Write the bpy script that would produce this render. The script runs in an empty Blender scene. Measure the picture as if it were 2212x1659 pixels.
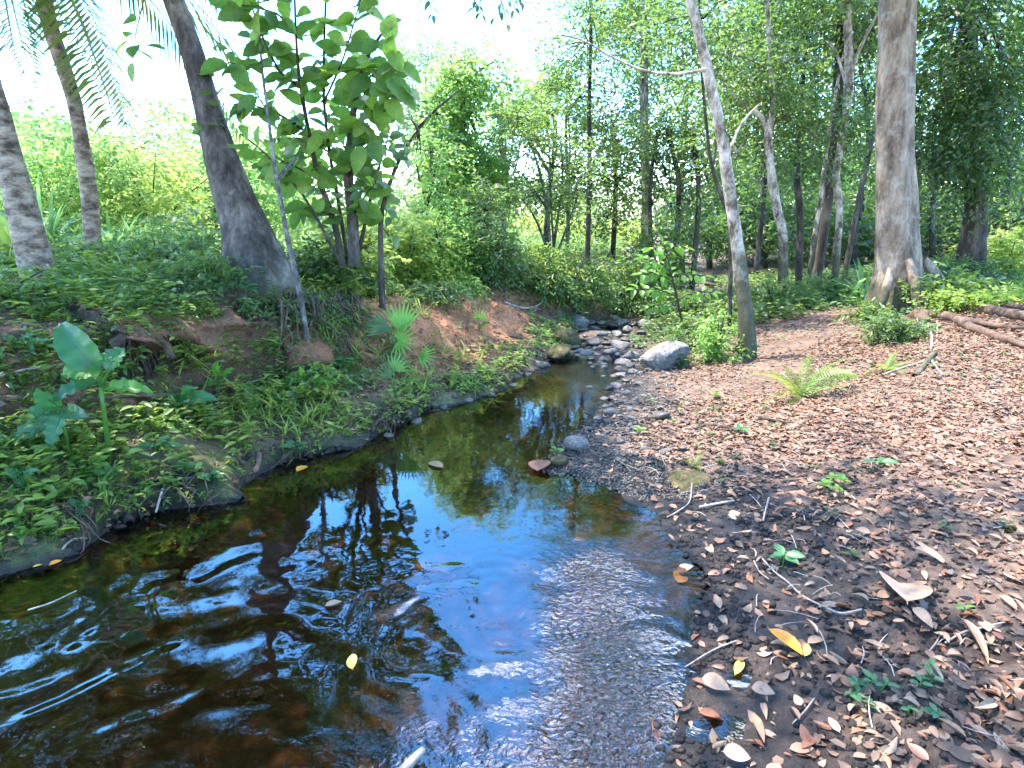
import bpy, math, random
import numpy as np
from mathutils import Vector

# ------------------------------------------------------------------ camera, sky, sun, exposure
SC = bpy.context.scene
COL = SC.collection
PITCH = 16.0
CAM_H = 1.5
FPX, CX, CY = 1207.0, 1106.0, 829.5      # focal length and centre in units of a 2212 px wide picture
cam = bpy.data.cameras.new("camera")
cam.sensor_fit = 'HORIZONTAL'; cam.sensor_width = 36.0; cam.lens = 36.0 * FPX / 2212.0
cam.clip_start = 0.05; cam.clip_end = 1000
cam_o = bpy.data.objects.new("camera", cam); COL.objects.link(cam_o)
cam_o.location = (0, 0, CAM_H); cam_o.rotation_euler = (math.radians(90 - PITCH), 0, 0)
SC.camera = cam_o

CLR = 180
SUN_EL, SUN_AZ = 67.0, -62.0              # azimuth from +Y towards +X
world = bpy.data.worlds.new("World"); SC.world = world; world.use_nodes = True
wt = world.node_tree; wt.nodes.clear()
def wn(t, **k):
    n = wt.nodes.new(t)
    for a, b in k.items(): setattr(n, a, b)
    return n
sky = wn('ShaderNodeTexSky', sky_type='NISHITA', sun_disc=False, sun_elevation=math.radians(SUN_EL), sun_rotation=math.radians(SUN_AZ))
sky.air_density = 1.0; sky.dust_density = 0.4; sky.ozone_density = 2.5
tc = wn('ShaderNodeTexCoord'); mp = wn('ShaderNodeMapping'); mp.inputs['Scale'].default_value = (1.0, 1.0, 2.2)
mp.inputs['Location'].default_value = (1.7, 2.2, 0.9); mp.inputs['Rotation'].default_value = (0, 0, math.radians(CLR))
nz = wn('ShaderNodeTexNoise'); nz.inputs['Scale'].default_value = 1.3; nz.inputs['Detail'].default_value = 7; nz.inputs['Roughness'].default_value = .55
cr = wn('ShaderNodeValToRGB'); cr.color_ramp.elements[0].position = .57; cr.color_ramp.elements[1].position = .72
mx = wn('ShaderNodeMix', data_type='RGBA'); mx.inputs[7].default_value = (16, 16.5, 17.5, 1)
bg = wn('ShaderNodeBackground'); bg.inputs['Strength'].default_value = 0.15
wo = wn('ShaderNodeOutputWorld')
L = wt.links.new
L(tc.outputs['Generated'], mp.inputs[0]); L(mp.outputs[0], nz.inputs['Vector']); L(nz.outputs['Fac'], cr.inputs[0])
L(cr.outputs[0], mx.inputs[0]); hs = wn('ShaderNodeHueSaturation'); hs.inputs['Saturation'].default_value = 1.38; L(sky.outputs[0], hs.inputs['Color']); L(hs.outputs[0], mx.inputs[6]); L(mx.outputs[2], bg.inputs[0]); L(bg.outputs[0], wo.inputs[0])

sun = bpy.data.lights.new("sun", 'SUN'); sun.energy = 2.0; sun.angle = math.radians(0.5); sun.color = (1, .95, .86)
sun_o = bpy.data.objects.new("sun", sun); COL.objects.link(sun_o)
e, a = math.radians(SUN_EL), math.radians(SUN_AZ)
to_sun = Vector((math.cos(e) * math.sin(a), math.cos(e) * math.cos(a), math.sin(e)))
sun_o.rotation_euler = (-to_sun).to_track_quat('-Z', 'Y').to_euler()

SC.view_settings.view_transform = 'Standard'; SC.view_settings.look = 'None'
SC.view_settings.gamma = 1; SC.view_settings.use_curve_mapping = False
SC.view_settings.exposure = 3.72
cy = SC.cycles
cy.max_bounces = 7; cy.diffuse_bounces = 4; cy.glossy_bounces = 3; cy.transmission_bounces = 4; cy.transparent_max_bounces = 8
cy.use_denoising = True; cy.sample_clamp_indirect = 8; cy.caustics_reflective = False; cy.caustics_refractive = False

# ------------------------------------------------------------------ helpers
rng = np.random.default_rng(7)
random.seed(7)
cp, sp = math.cos(math.radians(PITCH)), math.sin(math.radians(PITCH))
A = np.array
def rdir(dx, dy):
    u, v = (dx - CX) / FPX, (dy - CY) / FPX
    return A([u, cp - v * sp, -sp - v * cp])
def at(dx, dy, Y):
    d = rdir(dx, dy); return A([0, 0, CAM_H]) + d * (Y / d[1])
def onz(dx, dy, z):
    d = rdir(dx, dy); return A([0, 0, CAM_H]) + d * ((z - CAM_H) / d[2])
def norm(v):
    return v / np.maximum(np.linalg.norm(v, axis=-1, keepdims=True), 1e-9)

def _hash(i, j, k=0, s=0):
    h = (i.astype(np.int64) * 374761393 + j.astype(np.int64) * 668265263 + np.asarray(k).astype(np.int64) * 2147483647 + s * 1274126177) & 0xffffffff
    h = ((h ^ (h >> 13)) * 1274126177) & 0xffffffff
    h = ((h ^ (h >> 16)) * 2246822519) & 0xffffffff
    return ((h ^ (h >> 15)) & 0xffffff) / float(0xffffff)
def vn2(x, y, s=0):
    x, y = np.asarray(x, float), np.asarray(y, float)
    i, j = np.floor(x), np.floor(y); u, v = x - i, y - j
    u = u * u * (3 - 2 * u); v = v * v * (3 - 2 * v)
    a, b, c, d = _hash(i, j, 0, s), _hash(i + 1, j, 0, s), _hash(i, j + 1, 0, s), _hash(i + 1, j + 1, 0, s)
    return (a * (1 - u) + b * u) * (1 - v) + (c * (1 - u) + d * u) * v
def fbm(x, y, o=4, s=0):
    r, am, t = 0, 1, 0
    for k in range(o):
        r = r + am * (vn2(x * 2 ** k + 17.3 * k, y * 2 ** k - 9.1 * k, s + k) - .5); t += am; am *= .5
    return r / t * 2
def vn3(p, s=0):
    i = np.floor(p); f = p - i; f = f * f * (3 - 2 * f)
    r = 0
    for a_ in (0, 1):
        for b_ in (0, 1):
            for c_ in (0, 1):
                w = (f[:, 0] if a_ else 1 - f[:, 0]) * (f[:, 1] if b_ else 1 - f[:, 1]) * (f[:, 2] if c_ else 1 - f[:, 2])
                r = r + w * _hash(i[:, 0] + a_, i[:, 1] + b_, i[:, 2] + c_, s)
    return r

def mesh_np(name, V, F, mat=None, smooth=False, rnd=None, attrs=None):
    me = bpy.data.meshes.new(name)
    Fs = F if isinstance(F, list) else [F]
    Fs = [np.asarray(f, np.int32) for f in Fs if len(f)]
    me.vertices.add(len(V)); me.vertices.foreach_set('co', np.asarray(V, np.float32).ravel())
    nl = sum(f.size for f in Fs); nf = sum(len(f) for f in Fs)
    me.loops.add(nl); me.loops.foreach_set('vertex_index', np.concatenate([f.ravel() for f in Fs]))
    me.polygons.add(nf)
    tot = np.concatenate([np.full(len(f), f.shape[1], np.int32) for f in Fs])
    st = np.concatenate([[0], np.cumsum(tot)[:-1]]).astype(np.int32)
    me.polygons.foreach_set('loop_start', st)
    me.update(calc_edges=True)
    if smooth: me.polygons.foreach_set('use_smooth', np.ones(nf, bool))
    if rnd is not None:
        at_ = me.attributes.new('rnd', 'FLOAT', 'FACE'); at_.data.foreach_set('value', np.asarray(rnd, np.float32))
    for k, v in (attrs or {}).items():
        at_ = me.attributes.new(k, 'FLOAT', 'POINT'); at_.data.foreach_set('value', np.asarray(v, np.float32))
    if mat: me.materials.append(mat)
    return me
def link(name, me, parent=None, loc=None, kind=None):
    o = bpy.data.objects.new(name, me); COL.objects.link(o)
    if loc is not None: o.location = loc
    if parent is not None: o.parent = parent
    if kind: o['kind'] = kind
    return o
def tag(o, label, cat, group=None, kind=None):
    if label: o['label'] = label
    if cat: o['category'] = cat
    if group: o['group'] = group
    if kind: o['kind'] = kind
    return o
def thing(name, label, cat, loc=(0, 0, 0), group=None):
    o = bpy.data.objects.new(name, None); COL.objects.link(o); o.location = loc; o.empty_display_size = .1
    return tag(o, label, cat, group)

# ------------------------------------------------------------------ materials
def mat_new(name):
    m = bpy.data.materials.new(name); m.use_nodes = True; nt = m.node_tree; nt.nodes.clear()
    out = nt.nodes.new('ShaderNodeOutputMaterial')
    def N(t, **k):
        n = nt.nodes.new(t)
        for a_, b_ in k.items():
            if a_ in ('data_type', 'operation', 'blend_type', 'attribute_name', 'noise_dimensions', 'feature', 'distance', 'attribute_type'): setattr(n, a_, b_)
            else: n.inputs[a_.replace('_', ' ')].default_value = b_
        return n
    return m, nt, out, N, nt.links.new
def ramp(nt, stops):
    n = nt.nodes.new('ShaderNodeValToRGB'); el = n.color_ramp.elements
    while len(el) < len(stops): el.new(.5)
    for e_, (p, c) in zip(el, stops): e_.position = p; e_.color = (*c, 1) if len(c) == 3 else c
    return n
def leaf_mat(name, cols, trans=(.35, .5, .06), tf=.4, rough=.42, spec=.4, per_object=False):
    """cols: list of base colours, picked per leaf."""
    m, nt, out, N, Lk = mat_new(name)
    if per_object: src = N('ShaderNodeObjectInfo').outputs['Random']
    else: src = N('ShaderNodeAttribute', attribute_name='rnd').outputs['Fac']
    r = ramp(nt, [(i / max(1, len(cols) - 1), c) for i, c in enumerate(cols)]); Lk(src, r.inputs[0])
    p = N('ShaderNodeBsdfPrincipled'); p.inputs['Roughness'].default_value = rough; p.inputs['Specular IOR Level'].default_value = spec
    tcn = N('ShaderNodeTexCoord'); n = N('ShaderNodeTexNoise', Scale=9.0, Detail=3.0)
    Lk(tcn.outputs['Object'], n.inputs['Vector'])
    mm = N('ShaderNodeMix', data_type='RGBA', blend_type='MULTIPLY'); mm.inputs[0].default_value = .45
    Lk(r.outputs[0], mm.inputs[6]); rr = ramp(nt, [(.3, (.55, .6, .5)), (.7, (1.35, 1.3, 1.2))]); Lk(n.outputs[0], rr.inputs[0]); Lk(rr.outputs[0], mm.inputs[7])
    Lk(mm.outputs[2], p.inputs['Base Color'])
    if tf > 0:
        t = N('ShaderNodeBsdfTranslucent'); t.inputs[0].default_value = (*trans, 1)
        tm = N('ShaderNodeMix', data_type='RGBA', blend_type='MULTIPLY'); tm.inputs[0].default_value = .6
        tm.inputs[6].default_value = (*trans, 1); Lk(rr.outputs[0], tm.inputs[7]); Lk(tm.outputs[2], t.inputs[0])
        ms = N('ShaderNodeMixShader'); ms.inputs[0].default_value = tf
        Lk(p.outputs[0], ms.inputs[1]); Lk(t.outputs[0], ms.inputs[2]); Lk(ms.outputs[0], out.inputs[0])
    else: Lk(p.outputs[0], out.inputs[0])
    return m
def bark_mat(name, stops, scale=6.0, zs=.25, bump=.5, rough=.85, spots=None, moss=0):
    m, nt, out, N, Lk = mat_new(name)
    tcn = N('ShaderNodeTexCoord'); mpn = N('ShaderNodeMapping'); mpn.inputs['Scale'].default_value = (1, 1, zs)
    Lk(tcn.outputs['Object'], mpn.inputs[0])
    n = N('ShaderNodeTexNoise', Scale=scale, Detail=8.0, Roughness=.65); Lk(mpn.outputs[0], n.inputs['Vector'])
    n2 = N('ShaderNodeTexNoise', Scale=scale * 5, Detail=5.0, Roughness=.7); Lk(mpn.outputs[0], n2.inputs['Vector'])
    ad = N('ShaderNodeMath', operation='MULTIPLY_ADD'); Lk(n2.outputs[0], ad.inputs[0]); ad.inputs[1].default_value = .35
    sb = N('ShaderNodeMath', operation='SUBTRACT'); Lk(n.outputs[0], sb.inputs[0]); sb.inputs[1].default_value = .17; Lk(sb.outputs[0], ad.inputs[2])
    r = ramp(nt, stops); Lk(ad.outputs[0], r.inputs[0])
    col = r.outputs[0]
    if spots:
        n3 = N('ShaderNodeTexNoise', Scale=scale * 1.3, Detail=4.0, Roughness=.6); mp3 = N('ShaderNodeMapping'); mp3.inputs['Location'].default_value = (5, 3, 1)
        Lk(tcn.outputs['Object'], mp3.inputs[0]); Lk(mp3.outputs[0], n3.inputs['Vector'])
        r3 = ramp(nt, [(.52, (0, 0, 0)), (.72, (.7, .7, .7))]); Lk(n3.outputs[0], r3.inputs[0])
        mm = N('ShaderNodeMix', data_type='RGBA'); Lk(r3.outputs[0], mm.inputs[0]); Lk(col, mm.inputs[6]); mm.inputs[7].default_value = (*spots, 1); col = mm.outputs[2]
    if moss:
        sx = N('ShaderNodeSeparateXYZ'); Lk(tcn.outputs['Object'], sx.inputs[0])
        mr = N('ShaderNodeMapRange'); mr.inputs[1].default_value = moss; mr.inputs[2].default_value = .25; Lk(sx.outputs[2], mr.inputs[0])
        nm_ = N('ShaderNodeTexNoise', Scale=5.0, Detail=6.0, Roughness=.7); Lk(tcn.outputs['Object'], nm_.inputs['Vector'])
        a2 = N('ShaderNodeMath', operation='ADD'); Lk(mr.outputs[0], a2.inputs[0]); Lk(nm_.outputs[0], a2.inputs[1])
        rm_ = ramp(nt, [(.72, (0, 0, 0)), (1.0, (.9, .9, .9))]); Lk(a2.outputs[0], rm_.inputs[0])
        m4 = N('ShaderNodeMix', data_type='RGBA'); Lk(rm_.outputs[0], m4.inputs[0]); Lk(col, m4.inputs[6]); m4.inputs[7].default_value = (.045, .042, .02, 1); col = m4.outputs[2]
    p = N('ShaderNodeBsdfPrincipled', Roughness=rough); Lk(col, p.inputs['Base Color']); p.inputs['Specular IOR Level'].default_value = .2
    b = N('ShaderNodeBump', Strength=bump, Distance=.03); Lk(ad.outputs[0], b.inputs['Height']); Lk(b.outputs[0], p.inputs['Normal'])
    Lk(p.outputs[0], out.inputs[0]); return m

M = {}
M['bark_grey'] = bark_mat('bark_grey', [(.34, (.018, .013, .011)), (.47, (.05, .039, .035)), (.58, (.10, .082, .074)), (.72, (.22, .19, .165))], 6, .45, 1.0, moss=1.5)
M['bark_palm'] = bark_mat('bark_palm', [(.36, (.05, .034, .025)), (.48, (.15, .105, .078)), (.64, (.32, .25, .19))], 8, 2.2, .9, spots=(.26, .24, .2))
M['bark_pale'] = bark_mat('bark_pale', [(.36, (.05, .04, .027)), (.46, (.16, .12, .092)), (.56, (.33, .275, .23)), (.72, (.52, .46, .40))], 9, .6, .9, moss=1.7)
M['bark_big'] = bark_mat('bark_big', [(.3, (.05, .034, .024)), (.45, (.13, .09, .064)), (.58, (.21, .155, .115)), (.75, (.33, .265, .21))], 9, .3, 1.0, spots=(.27, .26, .22), moss=1.2)
M['bark_dark'] = bark_mat('bark_dark', [(.34, (.014, .010, .008)), (.55, (.055, .042, .034)), (.75, (.15, .12, .10))], 8, .4, .5)
M['bark_speck'] = bark_mat('bark_speck', [(.36, (.03, .027, .025)), (.52, (.08, .07, .065)), (.64, (.17, .16, .15)), (.8, (.3, .29, .28))], 14, .8, .5)
M['root'] = bark_mat('root', [(.3, (.03, .018, .013)), (.6, (.10, .064, .045)), (.85, (.2, .145, .11))], 14, 1, .4)
M['twig'] = bark_mat('twig', [(.3, (.12, .09, .07)), (.6, (.3, .25, .21)), (.85, (.5, .45, .4))], 25, 1, .3)
M['stone'] = bark_mat('stone', [(.3, (.06, .052, .046)), (.5, (.15, .132, .118)), (.7, (.29, .265, .24))], 8, 1, .9, .55)
M['stone_wet'] = bark_mat('stone_wet', [(.3, (.03, .026, .022)), (.6, (.09, .078, .065)), (.85, (.16, .14, .12))], 9, 1, .3, .25)
M['stone_moss'] = bark_mat('stone_moss', [(.3, (.022, .02, .008)), (.46, (.05, .045, .014)), (.6, (.095, .065, .03)), (.8, (.15, .11, .075))], 5, 1, .5, .9)
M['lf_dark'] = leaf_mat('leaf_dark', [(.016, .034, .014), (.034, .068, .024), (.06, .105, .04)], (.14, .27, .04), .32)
M['lf_blue'] = leaf_mat('leaf_blue_green', [(.035, .07, .02), (.07, .12, .036), (.12, .18, .055)], (.24, .37, .06), .38, .42, .4)
M['herb'] = leaf_mat('herb_mixed', [(.04, .085, .018), (.085, .155, .03), (.13, .21, .04), (.20, .24, .05), (.22, .16, .06)], (.34, .46, .06), .45, .45, .35)
M['lf_mid'] = leaf_mat('leaf_mid', [(.026, .05, .016), (.052, .092, .03), (.085, .13, .05)], (.20, .33, .06), .35)
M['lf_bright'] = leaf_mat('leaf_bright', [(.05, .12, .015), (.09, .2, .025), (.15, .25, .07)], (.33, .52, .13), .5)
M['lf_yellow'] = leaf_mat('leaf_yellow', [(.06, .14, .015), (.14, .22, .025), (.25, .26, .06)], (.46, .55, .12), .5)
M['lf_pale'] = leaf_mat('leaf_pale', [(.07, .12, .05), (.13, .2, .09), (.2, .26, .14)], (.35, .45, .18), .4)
M['lf_palm'] = leaf_mat('leaf_palm', [(.04, .11, .02), (.07, .17, .03), (.1, .2, .04)], (.35, .6, .06), .45, .35, .5)
M['lf_frond'] = leaf_mat('leaf_frond', [(.04, .07, .015), (.07, .10, .02), (.14, .12, .03)], (.22, .3, .05), .35)
M['lf_big'] = leaf_mat('leaf_big', [(.03, .06, .015), (.055, .11, .022), (.085, .15, .03), (.14, .2, .035)], (.26, .46, .05), .45, .5, .25, per_object=True)
M['lf_sap'] = leaf_mat('leaf_sapling', [(.06, .15, .015), (.1, .22, .03)], (.42, .62, .04), .5, .35, .5, per_object=True)
M['lf_banana'] = leaf_mat('leaf_banana', [(.03, .10, .04), (.05, .14, .05)], (.12, .4, .08), .4, .4, .4, per_object=True)
M['lf_banana_b'] = leaf_mat('leaf_banana_bright', [(.06, .17, .02), (.08, .2, .03)], (.25, .6, .05), .5, .4, .4, per_object=True)
M['fern'] = leaf_mat('fern', [(.05, .10, .012), (.09, .15, .02), (.14, .18, .03)], (.30, .42, .04), .4)
LIT = [(.045, .024, .015), (.085, .042, .025), (.13, .066, .040), (.165, .092, .060), (.15, .058, .027), (.175, .10, .066), (.10, .066, .042), (.215, .135, .09)]
M['litter'] = leaf_mat('leaf_litter', LIT, (.3, .15, .07), .12, .55, .35)
M['lit_tan'] = leaf_mat('fallen_tan', [(.18, .10, .062), (.30, .19, .125)], (.3, .18, .1), .12, .5, .35, per_object=True)
M['lit_rust'] = leaf_mat('fallen_rust', [(.13, .045, .022), (.22, .09, .045)], (.35, .12, .03), .15, .45, .35, per_object=True)
M['lit_brown'] = leaf_mat('fallen_brown', [(.05, .028, .02), (.10, .06, .042)], (.2, .1, .05), .1, .5, .35, per_object=True)
M['lit_yellow'] = leaf_mat('fallen_yellow', [(.55, .34, .05), (.6, .42, .1)], (.5, .3, .03), .2, .4, .4, per_object=True)
M['lit_orange'] = leaf_mat('fallen_orange', [(.5, .2, .02), (.5, .24, .03)], (.5, .2, .02), .2, .4, .4, per_object=True)

# ------------------------------------------------------------------ terrain
LW = [A([-14, -6.0]), A([-6.5, -1.2]), A([-3.9, .9])]
for dx, dy in [(0, 1240), (190, 1168), (340, 1112), (500, 1082), (560, 1022), (700, 988), (820, 950), (950, 882), (1100, 836), (1160, 792), (1222, 766), (1248, 728), (1296, 700), (1340, 684)]:
    LW.append(onz(dx, dy, 0)[:2])
LW += [A([2.5, 10.4]), A([3.4, 12.0]), A([4.6, 16.0]), A([8, 60])]
RW = [A([.4, -6.0]), A([.42, -1.5])]
for dx, dy in [(1448, 1659), (1430, 1600), (1452, 1500), (1480, 1400), (1500, 1290), (1490, 1200), (1452, 1150), (1395, 1085), (1300, 1045), (1165, 1018), (1178, 985), (1235, 930), (1318, 868), (1330, 800), (1345, 752), (1370, 716), (1386, 692)]:
    RW.append(onz(dx, dy, 0)[:2])
RW += [A([3.2, 9.9]), A([4.3, 11.5]), A([5.4, 16.0]), A([9, 60])]
def smooth_line(P):
    P = A(P); out = []
    for i in range(len(P) - 1):
        p0, p1, p2, p3 = P[max(i - 1, 0)], P[i], P[i + 1], P[min(i + 2, len(P) - 1)]
        for t in np.linspace(0, 1, 3, endpoint=False):
            out.append((i + t, *(0.5 * ((2 * p1) + (p2 - p0) * t + (2 * p0 - 5 * p1 + 4 * p2 - p3) * t * t + (3 * p1 - p0 - 3 * p2 + p3) * t ** 3))))
    out.append((len(P) - 1, *P[-1])); return A(out)
LWs, RWs = smooth_line(LW), smooth_line(RW)
DS = A([0, .12, .3, .5, .7, .9, 1.2, 1.6, 2.4, 4, 10])
PR = dict(near=[0, .12, .21, .30, .38, .62, .86, .95, 1.02, 1.06, 1.12],
          tree=[0, .10, .17, .26, .36, .78, .96, 1.02, 1.06, 1.10, 1.12],
          mid=[0, .07, .13, .22, .42, .60, .80, .90, .95, 1.0, 1.05],
          terr=[0, .05, .10, .14, .22, .38, .60, .74, .80, .88, 1.0],
          far=[0, .08, .2, .35, .5, .6, .68, .74, .8, .88, 1.0])
LP = ['near'] * 7 + ['tree'] * 3 + ['mid', 'terr', 'terr', 'terr', 'far', 'far', 'far'] + ['far'] * 4
LPt = A([PR[k] for k in LP])
RS = [0, .02, .04, .06, .09, .12, .17, .22, .33, .47, .70]
RB = [0, .010, .018, .028, .04, .055, .09, .15, .27, .42, .70]
RPt = A([RS] * 2 + [RS] * 7 + [RB] * 10 + [RB] * 4)[:len(RW)]
def dist_line(x, y, Ls):
    best = np.full(x.shape, 1e9); par = np.zeros(x.shape)
    for k in range(len(Ls) - 1):
        (i0, ax, ay), (i1, bx, by) = Ls[k], Ls[k + 1]
        vx, vy = bx - ax, by - ay; l2 = vx * vx + vy * vy
        t = np.clip(((x - ax) * vx + (y - ay) * vy) / l2, 0, 1)
        d = (x - ax - t * vx) ** 2 + (y - ay - t * vy) ** 2
        m = d < best; best = np.where(m, d, best); par = np.where(m, i0 + t * (i1 - i0), par)
    return np.sqrt(best), par
POLY = np.vstack([LWs[:, 1:], RWs[::-1, 1:]])
def in_poly(x, y):
    r = np.zeros(x.shape, bool); n = len(POLY); j = n - 1
    for i in range(n):
        xi, yi = POLY[i]; xj, yj = POLY[j]
        if yi != yj:
            c = ((yi > y) != (yj > y)) & (x < (xj - xi) * (y - yi) / (yj - yi) + xi); r ^= c
        j = i
    return r
def prof(tab, par, d):
    i = np.clip(np.floor(par).astype(int), 0, len(tab) - 2); f = np.clip(par - i, 0, 1)
    k = np.clip(np.searchsorted(DS, d, side='right') - 1, 0, len(DS) - 2)
    g = np.clip((d - DS[k]) / (DS[k + 1] - DS[k]), 0, 1)
    a0 = tab[i, k] * (1 - g) + tab[i, k + 1] * g; a1 = tab[i + 1, k] * (1 - g) + tab[i + 1, k + 1] * g
    return a0 * (1 - f) + a1 * f
MOUND = [(1.62, 1.22, .2, .07), (5.6, 5.2, 1.3, .30), (4.6, 7.2, 1.4, .12), (-7, 5, 2.5, .12)]
def hfull(x, y):
    x, y = np.atleast_1d(np.asarray(x, float)), np.atleast_1d(np.asarray(y, float))
    wx = x + .10 * fbm(x * 1.7, y * 1.7, 3, 5); wy = y + .10 * fbm(x * 1.7, y * 1.7, 3, 9)
    dl, pl = dist_line(wx, wy, LWs); dr, pr = dist_line(wx, wy, RWs)
    ins = in_poly(wx, wy)
    left = dl < dr
    d = np.minimum(dl, dr)
    hl = prof(LPt, pl, dl); hr = prof(RPt, pr, dr)
    w = np.clip((dr - dl) / 1.2 + .5, 0, 1) if False else left.astype(float)
    h = np.where(left, hl, hr)
    # lumps: soil relief
    am = np.clip(d / .25, .12, 1)
    rough = fbm(x * 2.2, y * 2.2, 3, 21) * .045 * np.clip(d / .8, 0, 1) * np.where(left, 1, .7)
    fine = fbm(x * 9, y * 9, 3, 31) * .020 * am + np.maximum(fbm(x * 19, y * 19, 2, 41), 0) * .016 * am
    h = h + rough + fine
    for mx_, my_, r_, a_ in MOUND: h = h + a_ * np.exp(-((x - mx_) ** 2 + (y - my_) ** 2) / r_ ** 2)
    # footprints pressed into the mud
    for fx, fy, fa in FOOT:
        u = (x - fx) * math.cos(fa) + (y - fy) * math.sin(fa); v = -(x - fx) * math.sin(fa) + (y - fy) * math.cos(fa)
        h = h - .028 * np.exp(-((u / .13) ** 2 + (v / .06) ** 2) ** 2)
    shal = np.clip((np.where(left, pl, pr * .0 + 99) - 13.2), 0, 1); bed = -np.minimum(np.where(wy > 6.0, .05, .26), .03 + .42 * d); bed = np.where(wy > 6.25, np.maximum(bed, -.055 + .11 * np.clip(vn2(wx * 2.6, wy * 1.6, 81) * 1.3, 0, 1)), bed) + fbm(x * 5, y * 5, 3, 51) * .03 * np.clip(d / .3, 0, 1)
    bed = np.minimum(bed, np.where(wy > 6.25, .05, -.004))
    h = np.where(ins, bed, h)
    return h, ins, left, d, np.where(left, pl, pr)
FOOT = []
for dx, dy, fa in [(1640, 1150, .3), (1990, 1390, -.2), (1850, 1395, .2), (1630, 1420, .5), (1580, 1530, .1), (2130, 1450, .4), (1770, 1260, 0), (2050, 1560, .2)]:
    q = onz(dx, dy, .08); FOOT.append((q[0], q[1], fa))
def hgt(x, y): return hfull(x, y)[0]
def pxr(w, q):
    v = A(q) - A([0, 0, CAM_H]); dep = v[1] * cp - v[2] * sp
    return w / 2 / FPX * dep / math.sqrt(1 + (v[0] / dep) ** 2)
def ground(dx, dy):
    d = rdir(dx, dy); o = A([0, 0, CAM_H]); ts = np.geomspace(.6, 90, 500)
    P = o + d * ts[:, None]; g = P[:, 2] - hgt(P[:, 0], P[:, 1])
    k = np.argmax(g < 0)
    if g[k] >= 0: k = len(ts) - 1
    t0, t1 = ts[max(k - 1, 0)], ts[k]
    t = t0 + (t1 - t0) * (g[max(k - 1, 0)] / max(g[max(k - 1, 0)] - g[k], 1e-6))
    q = o + d * t; q[2] = hgt(q[0], q[1])[0]; return q

def axis(c0, c1, step, lo, hi, g=1.045):
    a = list(np.arange(c0, c1 + 1e-6, step)); s = step; x = a[-1]
    while x < hi: s *= g; x += s; a.append(x)
    s = step; x = a[0]; b = []
    while x > lo: s *= g; x -= s; b.append(x)
    return A(b[::-1] + a)
gx = axis(-2.6, 3.2, .026, -75, 75, 1.04); gy = axis(1.1, 5.6, .026, -14, 160, 1.03)
GX, GY = np.meshgrid(gx, gy); sh = GX.shape
X, Y_ = GX.ravel(), GY.ravel()
H, INS, LEFT, DD, PP = hfull(X, Y_)
H = H + np.where(Y_ > 30, (Y_ - 30) * .004, 0)
# overhanging lip below the leaning tree: top of the steep face pushed out over the hollow
treeW = np.clip((PP - 6.2) / 1.2, 0, 1) * np.clip((10.4 - PP) / 1.4, 0, 1) * LEFT * (~INS) * np.clip(.6 + 1.6 * fbm(X * 1.6, Y_ * 1.6, 3, 23), 0, 1.3)
lip = treeW * np.exp(-((DD - .92) / .16) ** 2) * .20
undr = treeW * np.exp(-((DD - .64) / .17) ** 2) * .22
dirn = norm(A([.55, -.83])[None, :])[0]
Xn = X + dirn[0] * (lip - undr); Yn = Y_ + dirn[1] * (lip - undr)
slope = np.zeros(sh); Hg = H.reshape(sh)
gyy, gxx = np.gradient(Hg, gy, gx); slope = np.hypot(gxx, gyy).ravel()
Lf = LEFT.astype(float)
clay = (~INS) * Lf * np.clip((PP - 7.8) / .8, 0, 1) * np.clip(18 - PP, 0, 1) * np.clip((DD - .3) / .25, 0, 1) * np.clip((2.2 - DD) / .6, 0, 1)
clay = np.maximum(clay, .7 * Lf * np.exp(-((DD - .85) / .3) ** 2) * (PP > 3.5) * (PP < 9.5) * (~INS))
clay = np.maximum(clay, .35 * Lf * (DD > .4) * (PP > 9) * (PP < 18) * (~INS))
mud = np.where(LEFT, np.clip(1.3 - DD / .11, 0, 1), np.clip(1.1 - DD / np.where(PP < 9, 1.35, .5) + .5 * fbm(X * 2, Y_ * 2, 3, 77), 0, 1))
mud = np.where(INS, np.where(LEFT, .3, .55), mud)
mud = np.maximum(mud, .45 * np.clip((PP - 3.2) / 1, 0, 1) * np.clip((9.8 - PP) / .6, 0, 1) * LEFT * np.exp(-((DD - .75) / .28) ** 2))  # undercut face: dark damp soil, plus hollow shade put into the colour
moss = Lf * np.clip(1.3 - DD / .6, 0, 1) * (DD > .03) * np.clip(.75 + 1.1 * fbm(X * 2.4, Y_ * 2.4, 3, 88), 0, 1) * (PP < 13.5)
st_ = np.maximum(np.clip((slope - .35) / .9, 0, 1), .45 * LEFT * (DD < .35)) * (~INS) * (DD < 2.2) * (Y_ < 14)
P3_ = np.stack([X, Y_, H * 1.3], -1)
Xn = Xn + st_ * ((vn3(P3_ * 3.2, 1) - .5) * .36 + (vn3(P3_ * 13, 2) - .5) * .06); Yn = Yn + st_ * ((vn3(P3_ * 3.2, 3) - .5) * .36 + (vn3(P3_ * 13, 4) - .5) * .06)
for hx_, hy_, hr_, hd_ in [(606, 672, .20, .50), (545, 668, .12, .35), (300, 790, .17, .40), (375, 770, .13, .35)]:
    c_ = ground(hx_, hy_); dd_ = np.sqrt((X - c_[0]) ** 2 + ((Y_ - c_[1]) ** 2) + ((H - c_[2]) * 1.3) ** 2)
    pit = hd_ * np.exp(-(dd_ / hr_) ** 4) * (~INS); Xn = Xn - dirn[0] * pit; Yn = Yn - dirn[1] * pit; H = H - pit * .10; mud = np.maximum(mud, .8 * np.exp(-(dd_ / hr_) ** 4))  # pit walls also darkened in colour, painting in the shade of each hollow
ny, nx = sh
idx = np.arange(ny * nx).reshape(sh)
Fq = np.stack([idx[:-1, :-1], idx[:-1, 1:], idx[1:, 1:], idx[1:, :-1]], -1).reshape(-1, 4)

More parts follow.
